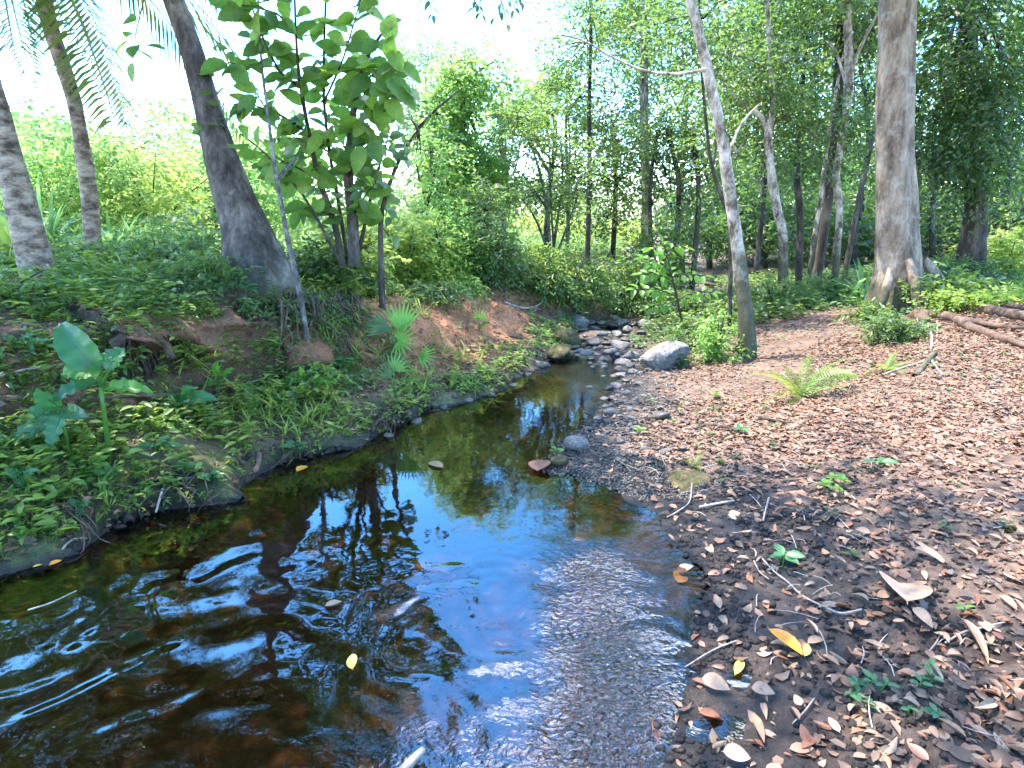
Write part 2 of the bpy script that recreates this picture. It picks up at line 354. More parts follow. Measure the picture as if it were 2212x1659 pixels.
def soil_material():
    m, nt, out, N, Lk = mat_new('soil')
    tcn = N('ShaderNodeTexCoord')
    n1 = N('ShaderNodeTexNoise', Scale=3.0, Detail=9.0, Roughness=.62); Lk(tcn.outputs['Object'], n1.inputs['Vector'])
    n2 = N('ShaderNodeTexNoise', Scale=28.0, Detail=6.0, Roughness=.7); Lk(tcn.outputs['Object'], n2.inputs['Vector'])
    n3 = N('ShaderNodeTexVoronoi', Scale=45.0); Lk(tcn.outputs['Object'], n3.inputs['Vector'])
    mixn = N('ShaderNodeMix', data_type='FLOAT'); mixn.inputs[0].default_value = .5; Lk(n1.outputs[0], mixn.inputs[2]); Lk(n2.outputs[0], mixn.inputs[3])
    base = ramp(nt, [(.34, (.04, .024, .016)), (.5, (.105, .063, .042)), (.66, (.19, .125, .085))]); Lk(mixn.outputs[0], base.inputs[0])
    cl = ramp(nt, [(.34, (.11, .042, .018)), (.5, (.25, .10, .043)), (.66, (.37, .18, .09))]); Lk(mixn.outputs[0], cl.inputs[0])
    md = ramp(nt, [(.36, (.005, .004, .0035)), (.5, (.014, .0105, .009)), (.64, (.034, .026, .022))]); Lk(mixn.outputs[0], md.inputs[0])
    ms = ramp(nt, [(.35, (.02, .02, .006)), (.5, (.045, .052, .012)), (.66, (.10, .11, .025))]); Lk(mixn.outputs[0], ms.inputs[0])
    def mixa(c, d, nm):
        at_ = N('ShaderNodeAttribute', attribute_name=nm)
        mm = N('ShaderNodeMix', data_type='RGBA'); Lk(at_.outputs['Fac'], mm.inputs[0]); Lk(c, mm.inputs[6]); Lk(d, mm.inputs[7]); return mm.outputs[2], at_
    c, _ = mixa(base.outputs[0], cl.outputs[0], 'clay'); c, am = mixa(c, md.outputs[0], 'mud'); c, _ = mixa(c, ms.outputs[0], 'moss')  # mud attribute also carries the painted shade of the left bank hollows
    p = N('ShaderNodeBsdfPrincipled'); Lk(c, p.inputs['Base Color'])
    rr = N('ShaderNodeMapRange'); Lk(am.outputs['Fac'], rr.inputs[0]); rr.inputs[3].default_value = .9; rr.inputs[4].default_value = .38; Lk(rr.outputs[0], p.inputs['Roughness'])
    p.inputs['Specular IOR Level'].default_value = .35
    b = N('ShaderNodeBump', Strength=1.0, Distance=.035); Lk(n2.outputs[0], b.inputs['Height'])
    b2 = N('ShaderNodeBump', Strength=.35, Distance=.012); Lk(n3.outputs['Distance'], b2.inputs['Height']); Lk(b.outputs[0], b2.inputs['Normal'])
    Lk(b2.outputs[0], p.inputs['Normal']); Lk(p.outputs[0], out.inputs[0]); return m
M['soil'] = soil_material()
g_me = mesh_np('ground', np.stack([Xn, Yn, H], -1), Fq, M['soil'], True, None, dict(clay=clay, mud=mud, moss=moss))
link('ground', g_me, kind='structure')

# ------------------------------------------------------------------ water
def water_material():
    m, nt, out, N, Lk = mat_new('water')
    tcn = N('ShaderNodeTexCoord')
    at_ = N('ShaderNodeAttribute', attribute_name='riffle')
    mpn = N('ShaderNodeMapping'); mpn.inputs['Rotation'].default_value = (0, 0, math.radians(28)); mpn.inputs['Scale'].default_value = (1.0, 1.35, 1)
    Lk(tcn.outputs['Object'], mpn.inputs[0])
    n = N('ShaderNodeTexNoise', Scale=30.0, Detail=2.5, Roughness=.5, Distortion=1.0); Lk(mpn.outputs[0], n.inputs['Vector'])
    n2 = N('ShaderNodeTexNoise', Scale=7.0, Detail=2.0); Lk(tcn.outputs['Object'], n2.inputs['Vector'])
    b = N('ShaderNodeBump', Distance=.06); Lk(n.outputs[0], b.inputs['Height']); Lk(at_.outputs['Fac'], b.inputs['Strength'])
    b2 = N('ShaderNodeBump', Strength=.05, Distance=.02); Lk(n2.outputs[0], b2.inputs['Height']); Lk(b.outputs[0], b2.inputs['Normal'])
    fr = N('ShaderNodeFresnel', IOR=1.75); Lk(b2.outputs[0], fr.inputs['Normal'])
    gl = N('ShaderNodeBsdfGlossy', Roughness=.015); gl.inputs['Color'].default_value = (1, 1, 1, 1); Lk(b2.outputs[0], gl.inputs['Normal'])
    tr = N('ShaderNodeBsdfTransparent'); tr.inputs['Color'].default_value = (.52, .39, .26, 1)
    ms = N('ShaderNodeMixShader'); Lk(fr.outputs[0], ms.inputs[0]); Lk(tr.outputs[0], ms.inputs[1]); Lk(gl.outputs[0], ms.inputs[2])
    Lk(ms.outputs[0], out.inputs[0]); return m
wx_ = axis(-2.3, 1.6, .014, -16, 32, 1.06); wy_ = axis(1.0, 3.4, .014, -7, 15, 1.03)
WX, WY = np.meshgrid(wx_, wy_); wsh = WX.shape; wx_f, wy_f = WX.ravel(), WY.ravel()
def rif(x, y): return np.exp(-((x - (.36 + .04 * (y - 1.8))) / .24) ** 2) * np.clip((2.5 - y) / .4, 0, 1)
def waves(x, y):
    u = x + .30 * fbm(x * 2.3, y * 2.3, 2, 3); v = y + .30 * fbm(x * 2.3 + 7, y * 2.3, 2, 4)
    near = 1 / (1 + np.exp((v - 2.25 - .15 * x) / .16))       # strong swell close to the walker
    a_ = 0
    for cx_, cy_, lam, am in [(.35, .75, .21, .0034), (-.9, 1.1, .27, .0034), (.9, 1.5, .16, .0018)]:
        r = np.hypot(u - cx_, v - cy_); a_ = a_ + am * np.sin(2 * math.pi * r / lam + cx_) * np.exp(-r / 1.9) * np.clip(.6 + 1.4 * fbm(x * 2.5 + cx_, y * 2.5, 2, 14), 0, 1.4)
    sw = fbm(x * 4.5, y * 7.5, 3, 12) * .0085 + fbm(x * 2.2, y * 3.4, 2, 13) * .008
    fine = .0016 * np.sin(2 * math.pi * (u * .55 + v * .95) / .085 + 3 * fbm(x * 4, y * 4, 2, 15)) * np.clip(.5 + x, 0, 1)
    return near * (a_ + sw * .8 + fine) + .00035 * fbm(x * 5, y * 6, 2, 19) + .0022 * rif(x, y) * (fbm(x * 16, y * 20, 3, 17) + .6 * np.sin(2 * math.pi * (x * .9 - y * .5) / .05 + 5 * fbm(x * 5, y * 5, 2, 18)))
WZ = waves(wx_f, wy_f)
# fine riffle where the current meets the right bank
rf = np.exp(-((wx_f - (.36 + .04 * (wy_f - 1.8))) / .24) ** 2) * np.clip((2.5 - wy_f) / .4, 0, 1)
rf = rf * (.7 + .6 * fbm(wx_f * 3, wy_f * 3, 2, 61)) + np.exp(-((wx_f + .2) / .7) ** 2) * np.clip((1.5 - wy_f) / .3, 0, 1) * .2
rf = np.clip(rf, 0, 1) * .55 + .004 + .2 * np.exp(-((wx_f - .9) ** 2 + (wy_f - 6.1) ** 2) / .6)
dl_, _ = dist_line(wx_f, wy_f, LWs); dr_, _ = dist_line(wx_f, wy_f, RWs)
keep = (in_poly(wx_f, wy_f) | (np.minimum(dl_, dr_) < .45)).reshape(wsh)
idx = np.arange(wx_f.size).reshape(wsh)
Q = np.stack([idx[:-1, :-1], idx[:-1, 1:], idx[1:, 1:], idx[1:, :-1]], -1).reshape(-1, 4)
Q = Q[(keep[:-1, :-1] & keep[1:, 1:]).ravel()]
used = np.zeros(wx_f.size, bool); used[Q.ravel()] = True; remap = np.cumsum(used) - 1
M['water'] = water_material()
w_me = mesh_np('stream_water', np.stack([wx_f, wy_f, WZ], -1)[used], remap[Q], M['water'], True, None, dict(riffle=rf[used]))
link('stream_water', w_me, kind='structure')

# ------------------------------------------------------------------ leaves, twigs, crowns
def tpl(kind):
    if kind == 'kite':
        v = [(0, 0, 0), (.42, .5, .10), (1, 0, -.12), (.42, -.5, .10)]
        return A(v, float), A([(0, 2, 1), (0, 3, 2)])
    if kind == 'blade':
        v = [(0, 0, 0), (.3, .5, .05), (.35, -.5, .05), (1, 0, -.25)]
        return A(v, float), A([(0, 2, 1), (1, 2, 3)])
    mid = [(0, 0, 0), (.33, 0, -.02), (.68, 0, -.06), (1, 0, -.17)]
    l, r = [(.28, .5, .07), (.68, .40, .02)], [(.28, -.5, .07), (.68, -.40, .02)]
    v = A(mid + l + r, float)
    f = A([(0, 1, 4), (4, 1, 5), (1, 2, 5), (5, 2, 3), (0, 6, 1), (6, 7, 1), (1, 7, 2), (7, 3, 2)])
    if kind == 'curl':
        v[:, 2] += (v[:, 1] ** 2) * .6 + .2 * v[:, 0] ** 2
    if kind == 'flat': v[:, 2] *= .8; v[3, 2] -= .1; v[0, 2] -= .05
    return v, f
TP = {k: tpl(k) for k in ('kite', 'blade', 'leaf', 'curl', 'flat')}
def inst(t, pos, d, nrm, size, width):
    """many copies of a leaf outline: base point, direction, normal, length, width (share of the length)"""
    tv, tf = TP[t]; n = len(pos)
    Xa = norm(d); Za = norm(nrm - Xa * np.sum(nrm * Xa, -1, keepdims=True)); Ya = np.cross(Za, Xa)
    size = np.broadcast_to(size, (n,)); width = np.broadcast_to(width, (n,))
    V = pos[:, None, :] + (tv[None, :, 0, None] * Xa[:, None, :] + tv[None, :, 1, None] * width[:, None, None] * Ya[:, None, :] + tv[None, :, 2, None] * Za[:, None, :]) * size[:, None, None]
    F = tf[None] + (np.arange(n) * len(tv))[:, None, None]
    return V.reshape(-1, 3), F.reshape(-1, 3), len(tf)
def leaves_mesh(name, t, pos, d, nrm, size, width, mat, r=None, rnd=None):
    V, F, k = inst(t, pos, d, nrm, size, width)
    rv = (rng.random(len(pos)) if rnd is None else rnd)
    return mesh_np(name, V, F, mat, False, np.repeat(rv, k))
def rand_dir(n): return norm(rng.normal(size=(n, 3)))
def twigs(c, d, Lt, nl, size, droop=.25, flat=.6, spread=.9):
    """leaves set alternately along short twigs: returns pos, dir, normal"""
    n = len(c); t = (np.arange(nl) + rng.random((n, nl)) * .6) / nl
    d = norm(d); side = norm(np.cross(d, A([0, 0, 1.]) + .3 * rng.normal(size=(n, 3))))
    p = c[:, None] + d[:, None] * (t * Lt)[..., None]; p[..., 2] -= droop * Lt * t ** 2
    s = np.where(np.arange(nl) % 2 == 0, 1, -1)[None, :, None]
    ld = d[:, None] * .6 + side[:, None] * s * spread + .35 * rng.normal(size=(n, nl, 3)); ld[..., 2] -= droop * .8
    nr = rng.normal(size=(n, nl, 3)) * (1 - flat); nr[..., 2] += flat
    return p.reshape(-1, 3), ld.reshape(-1, 3), nr.reshape(-1, 3)
def lobes_points(lobes, n, gap=.42, gs=1.0, seed=0):
    w = A([l[1][0] * l[1][1] * l[1][2] for l in lobes]) ** .67; w /= w.sum()
    k = rng.choice(len(lobes), n * 3, p=w)
    C = A([l[0] for l in lobes])[k]; R = A([l[1] for l in lobes])[k]
    u = rand_dir(n * 3); rad = rng.random(n * 3) ** .45 * (1 + .25 * rng.normal(size=n * 3) * .5)
    p = C + u * R * rad[:, None]
    g = vn3(p / gs, 5 + seed) * .6 + vn3(p / gs * 2.3, 9 + seed) * .4
    m = g > gap
    p, u = p[m][:n], u[m][:n]
    return p, u
def crown(parent, lobes, n, mat, leaf=.1, wd=.45, t='kite', nl=8, Lt=.5, gap=.42, gs=1.0, droop=.3, flat=.55, seed=0, name='crown'):
    p, u = lobes_points(lobes, n, gap, gs, seed)
    u = u * A([1, 1, .5]) + .5 * rng.normal(size=u.shape)
    P, D, N_ = twigs(p, u, Lt, nl, leaf, droop, flat)
    sz = leaf * (.65 + .7 * rng.random(len(P)))
    rn = np.clip(np.repeat(vn3(p / (gs * 1.6), 33 + seed), nl) * .7 + .3 * rng.random(len(P)) + rng.normal(size=len(P)) * .08, 0, 1)
    me = leaves_mesh(name, t, P, D, N_, sz, wd, M[mat], rnd=rn)
    o = link(name, me, parent, kind='stuff')
    if parent is not None: o.location = -parent.location
    return o

def tube_np(P, R, seg=10, rings=None, rough=0., flute=0., flare=None, seed=0, cap=True):
    P, R = A(P, float), A(R, float)
    seglen = np.linalg.norm(np.diff(P, axis=0), axis=1); s = np.concatenate([[0], np.cumsum(seglen)])
    rings = rings or max(4, int(s[-1] / .12))
    ts = np.linspace(0, s[-1], rings)
    # smooth resample
    def cat(Vv):
        out = np.empty((rings, Vv.shape[1]))
        for q, t in enumerate(ts):
            i = min(np.searchsorted(s, t, side='right') - 1, len(P) - 2); f = (t - s[i]) / max(s[i + 1] - s[i], 1e-9)
            p0, p1, p2, p3 = Vv[max(i - 1, 0)], Vv[i], Vv[i + 1], Vv[min(i + 2, len(P) - 1)]
            out[q] = .5 * (2 * p1 + (p2 - p0) * f + (2 * p0 - 5 * p1 + 4 * p2 - p3) * f * f + (3 * p1 - p0 - 3 * p2 + p3) * f ** 3)
        return out
    C = cat(P); Rr = np.interp(ts, s, R)
    T = norm(np.gradient(C, axis=0)); up = A([1., 0, 0]) if abs(T[0][0]) < .8 else A([0, 1., 0])
    U = norm(np.cross(T, up)); W = np.cross(T, U)
    th = np.arange(seg) / seg * 2 * math.pi
    rr = Rr[:, None] * np.ones(seg)
    if rough:
        a_, b_ = np.meshgrid(th, ts)
        rr = rr * (1 + rough * (fbm(np.cos(a_) * 2 + 10 * seed, b_ * 4 / max(R.max() * 6, .3) + np.sin(a_) * 2, 3, seed)))
    if flute:
        rr = rr * (1 + flute * np.cos(5 * th[None, :] + .6 * np.sin(ts[:, None] * .9) + seed) + flute * .5 * np.cos(3 * th[None] + seed * 2))
    if flare:
        amt, ht, nb, ph = flare
        rr = rr * (1 + amt * np.exp(-ts[:, None] / ht) * (.35 + .65 * np.abs(np.cos(nb * .5 * th[None] + ph)) ** 2.5))
    V = C[:, None] + (np.cos(th)[None, :, None] * U[:, None] + np.sin(th)[None, :, None] * W[:, None]) * rr[..., None]
    V = V.reshape(-1, 3); i = np.arange(rings - 1)[:, None] * seg; j = np.arange(seg)[None]; j2 = (j + 1) % seg
    F = np.stack([i + j, i + j2, i + seg + j2, i + seg + j], -1).reshape(-1, 4)
    if cap:
        V = np.vstack([V, C[-1] + T[-1] * Rr[-1] * .5]); k = len(V) - 1; b_ = (rings - 1) * seg
        F3 = np.stack([b_ + np.arange(seg), b_ + (np.arange(seg) + 1) % seg, np.full(seg, k)], -1)
        return V, [F, F3]
    return V, [F]
def join(parts):
    Vs, F4, F3, o = [], [], [], 0
    for V, Fs in parts:
        Vs.append(V)
        for F in Fs: (F4 if F.shape[1] == 4 else F3).append(F + o)
        o += len(V)
    out = []
    if F4: out.append(np.vstack(F4))
    if F3: out.append(np.vstack(F3))
    return np.vstack(Vs), out
def tube_obj(name, parent, P, R, mat, kind=None, **k):
    V, F = tube_np(P, R, **k)
    o = link(name, mesh_np(name, V, F, M[mat], True), parent, kind=kind)
    if parent is not None: o.location = -parent.location
    return o

def L_(dx, dy, Y, rx, ry=None, rz=None):
    """a crown lobe seen round picture point (dx, dy) at depth Y; radii in metres"""
    return (at(dx, dy, Y), (rx, ry or rx, rz or rx * .75))
def W_(x, y, z, rx, ry=None, rz=None): return (A([x, y, z], float), (rx, ry or rx, rz or rx * .6))

def tree(name, label, path, bark, lobes, leaf='lf_mid', n=400, lsz=.1, Yb=None, lean=0., ext=None, limbs=(), seg=14, group=None,
         flare=None, rough=.12, flute=0, cat='tree', crown_kw=None, base=None):
    """path: picture points (dx, dy, width) from the foot up; lean: change of depth over the path"""
    if base is None:
        base = ground(path[0][0], path[0][1]) if Yb is None else None
        if Yb is not None:
            base = at(path[0][0], path[0][1], Yb); base[2] = hgt(base[0], base[1])[0]
    Y0 = base[1]; n_ = len(path)
    t = thing(name, label, cat, base, group)
    P, R = [], []
    for i, (dx, dy, w) in enumerate(path):
        Y = Y0 + lean * i / max(1, n_ - 1); q = at(dx, dy, Y) if i else base - A([0, 0, .12])
        P.append(q); R.append(pxr(w, q))
    if ext:
        for (ox, oy, oz, rf_) in ext: P.append(P[-1] + A([ox, oy, oz])); R.append(R[-1] * rf_)
    tube_obj('trunk', t, P, R, bark, seg=seg, rough=rough, flute=flute, flare=flare, seed=hash(label) % 97 if False else len(label))
    top = P[-1]
    for lb in limbs:   # limb: picture points with widths at a depth offset
        LPp = [at(dx, dy, Y0 + lean * .6 + dY) for dx, dy, w, dY in lb]
        LR = [max(.006, pxr(w, q)) for q, (_, _, w, _) in zip(LPp, lb)]
        tube_obj('limb', t, LPp, LR, bark, seg=8, rough=.1)
    if lobes:
        parts = []
        for c, r in lobes[:9]:
            dlt = c - top; mid = top + dlt * .5 + A([0, 0, .1 * np.linalg.norm(dlt)])
            if np.linalg.norm(dlt) > .5 and not limbs:
                start = P[-2] + (P[-1] - P[-2]) * .6
                parts.append(tube_np([start, mid, c + A([0, 0, r[2] * .3])], [R[-1] * .55, R[-1] * .32, .008], seg=6, rough=.1))
        # small branchlets inside the lobes
        for c, r in lobes:
            for _ in range(5):
                u = rand_dir(1)[0] * A(r); parts.append(tube_np([c, c + u * .45 + A([0, 0, .05]), c + u * .95], [.014, .009, .004], seg=4, rings=5))
        V, F = join(parts)
        o = link('branches', mesh_np('branches', V, F, M[bark], True), t, kind='stuff'); o.location = -t.location
        kw = dict(leaf=lsz); kw.update(crown_kw or {})
        crown(t, lobes, n, leaf, **kw)
    return t, P

def bush(label, dx, dy, Yb, size, leaf, n, lsz, stems=6, name='bush', cat='bush', group=None, bark='bark_dark', off=(0, 0), lob=None, **kw):
    """size: (rx, ry, rz); stands on the ground under picture point (dx, dy) at depth Yb"""
    b = at(dx, dy, Yb); b[2] = hgt(b[0], b[1])[0]
    t = thing(name, label, cat, b, group)
    rx, ry, rz = size; c = b + A([off[0], off[1], rz * .85])
    lobes = [(c + A([ax * rx, ay * ry, az * rz]), (rx * s, ry * s, rz * s)) for ax, ay, az, s in (lob or [(0, 0, 0, .75), (-.5, 0, -.25, .6), (.5, .1, -.2, .6), (.1, 0, .45, .5)])]
    parts = []
    for k in range(stems):
        u = rng.normal(size=3) * A([rx, ry, 0]) * .45; u[2] = rz * (1.1 + .5 * rng.random())
        parts.append(tube_np([b - A([0, 0, .05]), b + u * A([.25, .25, .5]), b + u], [.016, .011, .004], seg=5, rings=7, rough=.1))
    V, F = join(parts); o = link('stems', mesh_np('stems', V, F, M[bark], True), t, kind='stuff'); o.location = -t.location
    crown(t, lobes, n, leaf, leaf=lsz, name='foliage', **kw)
    return t

# ------------------------------------------------------------------ trees beside the stream
lean_tree, PT3 = tree('leaning_tree', 'thick dark leaning tree with flared foot on the undercut left bank',
    [(566, 606, 150), (532, 500, 104), (487, 367, 80), (440, 198, 58), (408, 90, 53), (376, 0, 51), (355, -70, 48)], 'bark_grey',
    [W_(-3.9, 6.0, 6.3, 2.1, 2.2, 1.3), W_(-2.6, 5.0, 5.6, 1.2, 1.5, 1.0), W_(-4.4, 4.2, 6.2, 1.9, 1.7, 1.1), W_(-3.1, 7.8, 7.2, 1.7, 1.7, 1.2), W_(-3.8, 5.1, 4.9, 1.4, 1.1, .7), W_(-5.2, 4.0, 4.7, 1.2, 1.1, .8), W_(-3.2, 2.9, 4.6, 1.2, 1.1, .7), W_(-2.9, 4.0, 4.9, .9, .9, .6)],
    'lf_dark', 2300, .13, Yb=4.9, lean=.5, ext=[(-.25, .3, 1.0, .8), (-.2, .3, 1.3, .6)], seg=40, flare=(.55, .42, 5, .4), rough=.10, flute=.03)
tree('palm_tree', 'thick rough grey brown trunk standing nearest the left edge of the bank',
    [(104, 640, 92), (76, 560, 84), (52, 470, 76), (28, 370, 66), (2, 250, 52), (-20, 170, 44), (-50, 60, 40)], 'bark_palm',
    [W_(-6.2, 4.8, 5.8, 1.8, 1.8, 1.0), W_(-6.2, 6.4, 5.1, 1.7, 1.5, .8), W_(-7.6, 8.2, 6.3, 2.1, 1.9, 1.0), W_(-4.7, 7.4, 5.6, 1.4, 1.2, .8)], 'lf_dark', 1700, .14, Yb=4.3, lean=.3, ext=[(-.4, .1, 1.2, .9)], seg=28, flare=(.12, .3, 4, 1), rough=.16)
palm2, PP2 = tree('palm_tree', 'slim curved ringed trunk second from the left edge of the bank',
    [(205, 600, 46), (200, 520, 42), (193, 430, 40), (177, 312, 36), (160, 220, 36), (142, 160, 37), (114, 75, 38), (95, 0, 41), (82, -60, 42)], 'bark_palm',
    [], Yb=5.3, lean=.2, ext=[(-.2, 0, .6, .95)], seg=24, flare=(.2, .3, 4, 0), rough=.12)
slim, _ = tree('slender_tree', 'thin pale speckled stem crossing in front of the undercut hollow',
    [(672, 770, 12), (662, 720, 12), (650, 650, 13), (634, 570, 12), (618, 500, 11), (606, 430, 10), (594, 370, 10), (588, 320, 9), (578, 240, 7), (566, 150, 6), (560, 60, 5), (556, -40, 4)], 'bark_speck',
    [W_(-2.0, 4.6, 4.3, .8, .8, .6)], 'lf_dark', 160, .12, Yb=4.3, lean=.25, seg=12, rough=.14,
    limbs=[[(602, 385, 9, 0), (625, 355, 7, .1), (648, 338, 4, .2)]])

t5, _ = tree('slender_tree', 'pale mottled leaning trunk between the sapling and the leaf strewn path',
    [(1620, 758, 46), (1612, 690, 36), (1604, 620, 32), (1592, 530, 28), (1574, 400, 28), (1558, 290, 25), (1532, 170, 24), (1507, 60, 22), (1486, -30, 21)], 'bark_pale',
    [W_(4.2, 6.6, 5.5, 1.5, 1.5, .8), W_(3.6, 8.2, 5.9, 1.2, 1.2, .7), W_(4.6, 5.4, 5.0, 1.3, 1.3, .8)], 'lf_mid', 700, .10, Yb=5.75, lean=.35,
    ext=[(-.15, .1, .9, .8), (-.1, .1, 1.0, .7)], seg=20, rough=.16,
    limbs=[[(1524, 150, 8, 0), (1460, 160, 7, .1), (1390, 152, 6, .3), (1320, 122, 5, .4), (1262, 88, 4, .5), (1203, 74, 2, .6)],
           [(1568, 350, 7, 0), (1600, 270, 6, .3), (1640, 225, 4, .6)]])
big, _ = tree('buttressed_tree', 'thick pale buttressed trunk beside the path with white root ridges',
    [(1942, 668, 112), (1938, 600, 92), (1936, 500, 88), (1930, 340, 84), (1932, 160, 82), (1938, 0, 80), (1942, -80, 78)], 'bark_big',
    [W_(5.2, 7.2, 6.6, 2.0, 2.0, 1.0), W_(6.6, 5.4, 6.0, 1.8, 1.8, .9), W_(3.9, 9.0, 7.4, 1.6, 1.6, .9)], 'lf_dark', 1100, .13, Yb=6.8, lean=.15,
    ext=[(.1, 0, 1.4, .8), (.1, 0, 1.2, .6)], seg=48, flare=(1.5, .36, 5, .35), rough=.09, flute=.09)
tree('slender_tree', 'smooth pale thin trunk with a knee bend beside the thick buttressed trunk',
    [(1812, 580, 17), (1811, 500, 16), (1813, 440, 17), (1806, 380, 18), (1815, 320, 18), (1826, 260, 19), (1833, 200, 20), (1833, 100, 19), (1828, 0, 18), (1826, -70, 17)], 'bark_pale',
    [L_(1780, -60, 9.5, 1.3, 1.3, .7), L_(1900, -120, 9.5, 1.4)], 'lf_mid', 420, .1, Yb=9.0, lean=.2, ext=[(0, 0, .9, .8)], seg=14,
    limbs=[[(1832, 175, 13, 0), (1862, 95, 9, 0), (1905, 10, 7, 0), (1930, -60, 5, 0)], [(1830, 190, 8, 0), (1800, 100, 6, .2), (1772, 95, 5, .3)]])
tree('slender_tree', 'blue grey pole like trunk leaning right behind the thick buttressed trunk',
    [(1832, 540, 14), (1848, 470, 13), (1862, 400, 13), (1880, 320, 12), (1896, 250, 11), (1915, 170, 10)], 'bark_grey',
    [L_(1960, 80, 9.8, .9)], 'lf_dark', 160, .1, Yb=9.4, lean=.3, seg=10)
tree('forked_tree', 'forked grey trunk whose left arm reaches towards the mottled leaning trunk',
    [(1704, 580, 26), (1692, 520, 22), (1678, 450, 21), (1664, 360, 20), (1660, 290, 19), (1668, 220, 12), (1662, 100, 11), (1656, 0, 10), (1652, -60, 9)], 'bark_pale',
    [L_(1620, 170, 8.8, .7, .7, .5), L_(1700, 250, 9.0, .8, .7, .55), L_(1690, 130, 8.8, .7), L_(1760, 290, 9.2, .7, .6, .5), L_(1590, 330, 8.8, .6, .6, .5)], 'lf_mid', 700, .085, Yb=8.4, lean=.2, seg=14,
    limbs=[[(1662, 290, 15, 0), (1640, 248, 12, 0), (1606, 225, 9, .1), (1570, 190, 7, .2), (1545, 140, 5, .3)]], crown_kw=dict(gap=.47, gs=.6))
tree('slender_tree', 'dark brown thin stem right behind the mottled leaning trunk',
    [(1592, 575, 11), (1578, 500, 10), (1560, 430, 10), (1538, 360, 8), (1526, 270, 7), (1518, 180, 7), (1512, 80, 6), (1510, -40, 5)], 'bark_dark',
    [L_(1520, 40, 8.0, .7), L_(1560, 120, 8.0, .6, .6, .4)], 'lf_mid', 260, .08, Yb=7.6, lean=.2, seg=8,
    limbs=[[(1540, 365, 6, 0), (1550, 280, 4, .1), (1540, 200, 3, .1)]])
tree('slender_tree', 'dark straight trunk half hidden in leaves behind the forked grey trunk',
    [(1738, 550, 17), (1728, 470, 16), (1722, 400, 16), (1722, 330, 15), (1732, 200, 12), (1742, 60, 10), (1746, -50, 10)], 'bark_dark',
    [L_(1730, 190, 12, 1.0, 1, .6), L_(1760, 330, 12, .9, .9, .6), L_(1680, 60, 12.5, 1.3), L_(1790, 60, 12.5, 1.2)], 'lf_dark', 900, .11, Yb=11.5, lean=.3, seg=10)
tree('leaning_tree', 'black leaning trunk behind the smooth pale bent trunk',
    [(1770, 570, 22), (1782, 480, 22), (1794, 380, 22), (1806, 260, 24), (1812, 150, 23), (1818, 20, 20), (1822, -60, 18)], 'bark_dark',
    [L_(1790, -30, 11, 1.2), L_(1730, 20, 11.5, .9)], 'lf_dark', 300, .1, Yb=10.2, lean=.4, seg=12)
tree('slender_tree', 'whitish thin stem leaning against the black trunk',
    [(1750, 590, 10), (1758, 520, 11), (1772, 430, 11), (1782, 350, 9), (1798, 240, 8), (1822, 120, 6), (1850, 20, 5)], 'bark_pale',
    [L_(1850, 60, 10, .6)], 'lf_mid', 90, .09, Yb=9.3, lean=.6, seg=8)
tree('dark_tree', 'broad black trunk standing far right beyond the surface roots',
    [(2112, 525, 66), (2108, 450, 54), (2102, 340, 50), (2096, 220, 45), (2092, 100, 42), (2090, -50, 40)], 'bark_dark',
    [L_(2040, 150, 9.5, .9, .9, .6), L_(2140, 60, 9.8, 1.2, 1, .8), L_(2180, 240, 9.3, .9, .8, .6), L_(2030, 330, 10, .7, .7, .4), L_(2160, 370, 10, .8, .7, .4), L_(2060, 30, 9.8, 1.1)], 'lf_dark', 1700, .10, Yb=10.4, seg=20, flare=(.5, .5, 5, 0),
    crown_kw=dict(gap=.44, gs=.7, droop=.6))
tree('slender_tree', 'tall pale trunk in the airy foliage right of the sky gap',
    [(1400, 520, 25), (1396, 430, 22), (1392, 300, 20), (1391, 150, 19), (1391, 30, 17), (1392, -60, 16)], 'bark_pale',
    [L_(1370, 60, 13, 1.5, 1.2, 1.2), L_(1450, 120, 12.5, 1.3, 1.2, 1.0), L_(1330, 200, 13, 1.1, 1, .9), L_(1440, 260, 13, 1.2, 1, 1), L_(1390, 370, 12, 1.0, .8, .8), L_(1330, 20, 13, 1.3), L_(1420, -50, 13, 1.5)], 'lf_blue', 1700, .08, Yb=12.2, lean=.3, seg=14,
    crown_kw=dict(gap=.53, gs=.55, Lt=.45, wd=.5))
tree('slender_tree', 'dark slate coloured thin trunk standing in the sky gap',
    [(1270, 530, 12), (1272, 440, 11), (1274, 330, 10), (1273, 220, 9), (1276, 100, 8), (1278, -20, 6)], 'bark_dark',
    [L_(1270, 90, 11, .9, .8, .8), L_(1250, 210, 11, .7, .6, .5), L_(1310, 300, 11, .7, .6, .6), L_(1290, 0, 11, 1.0)], 'lf_blue', 750, .08, Yb=10.6, lean=.2, seg=8,
    crown_kw=dict(gap=.54, gs=.5, Lt=.4))
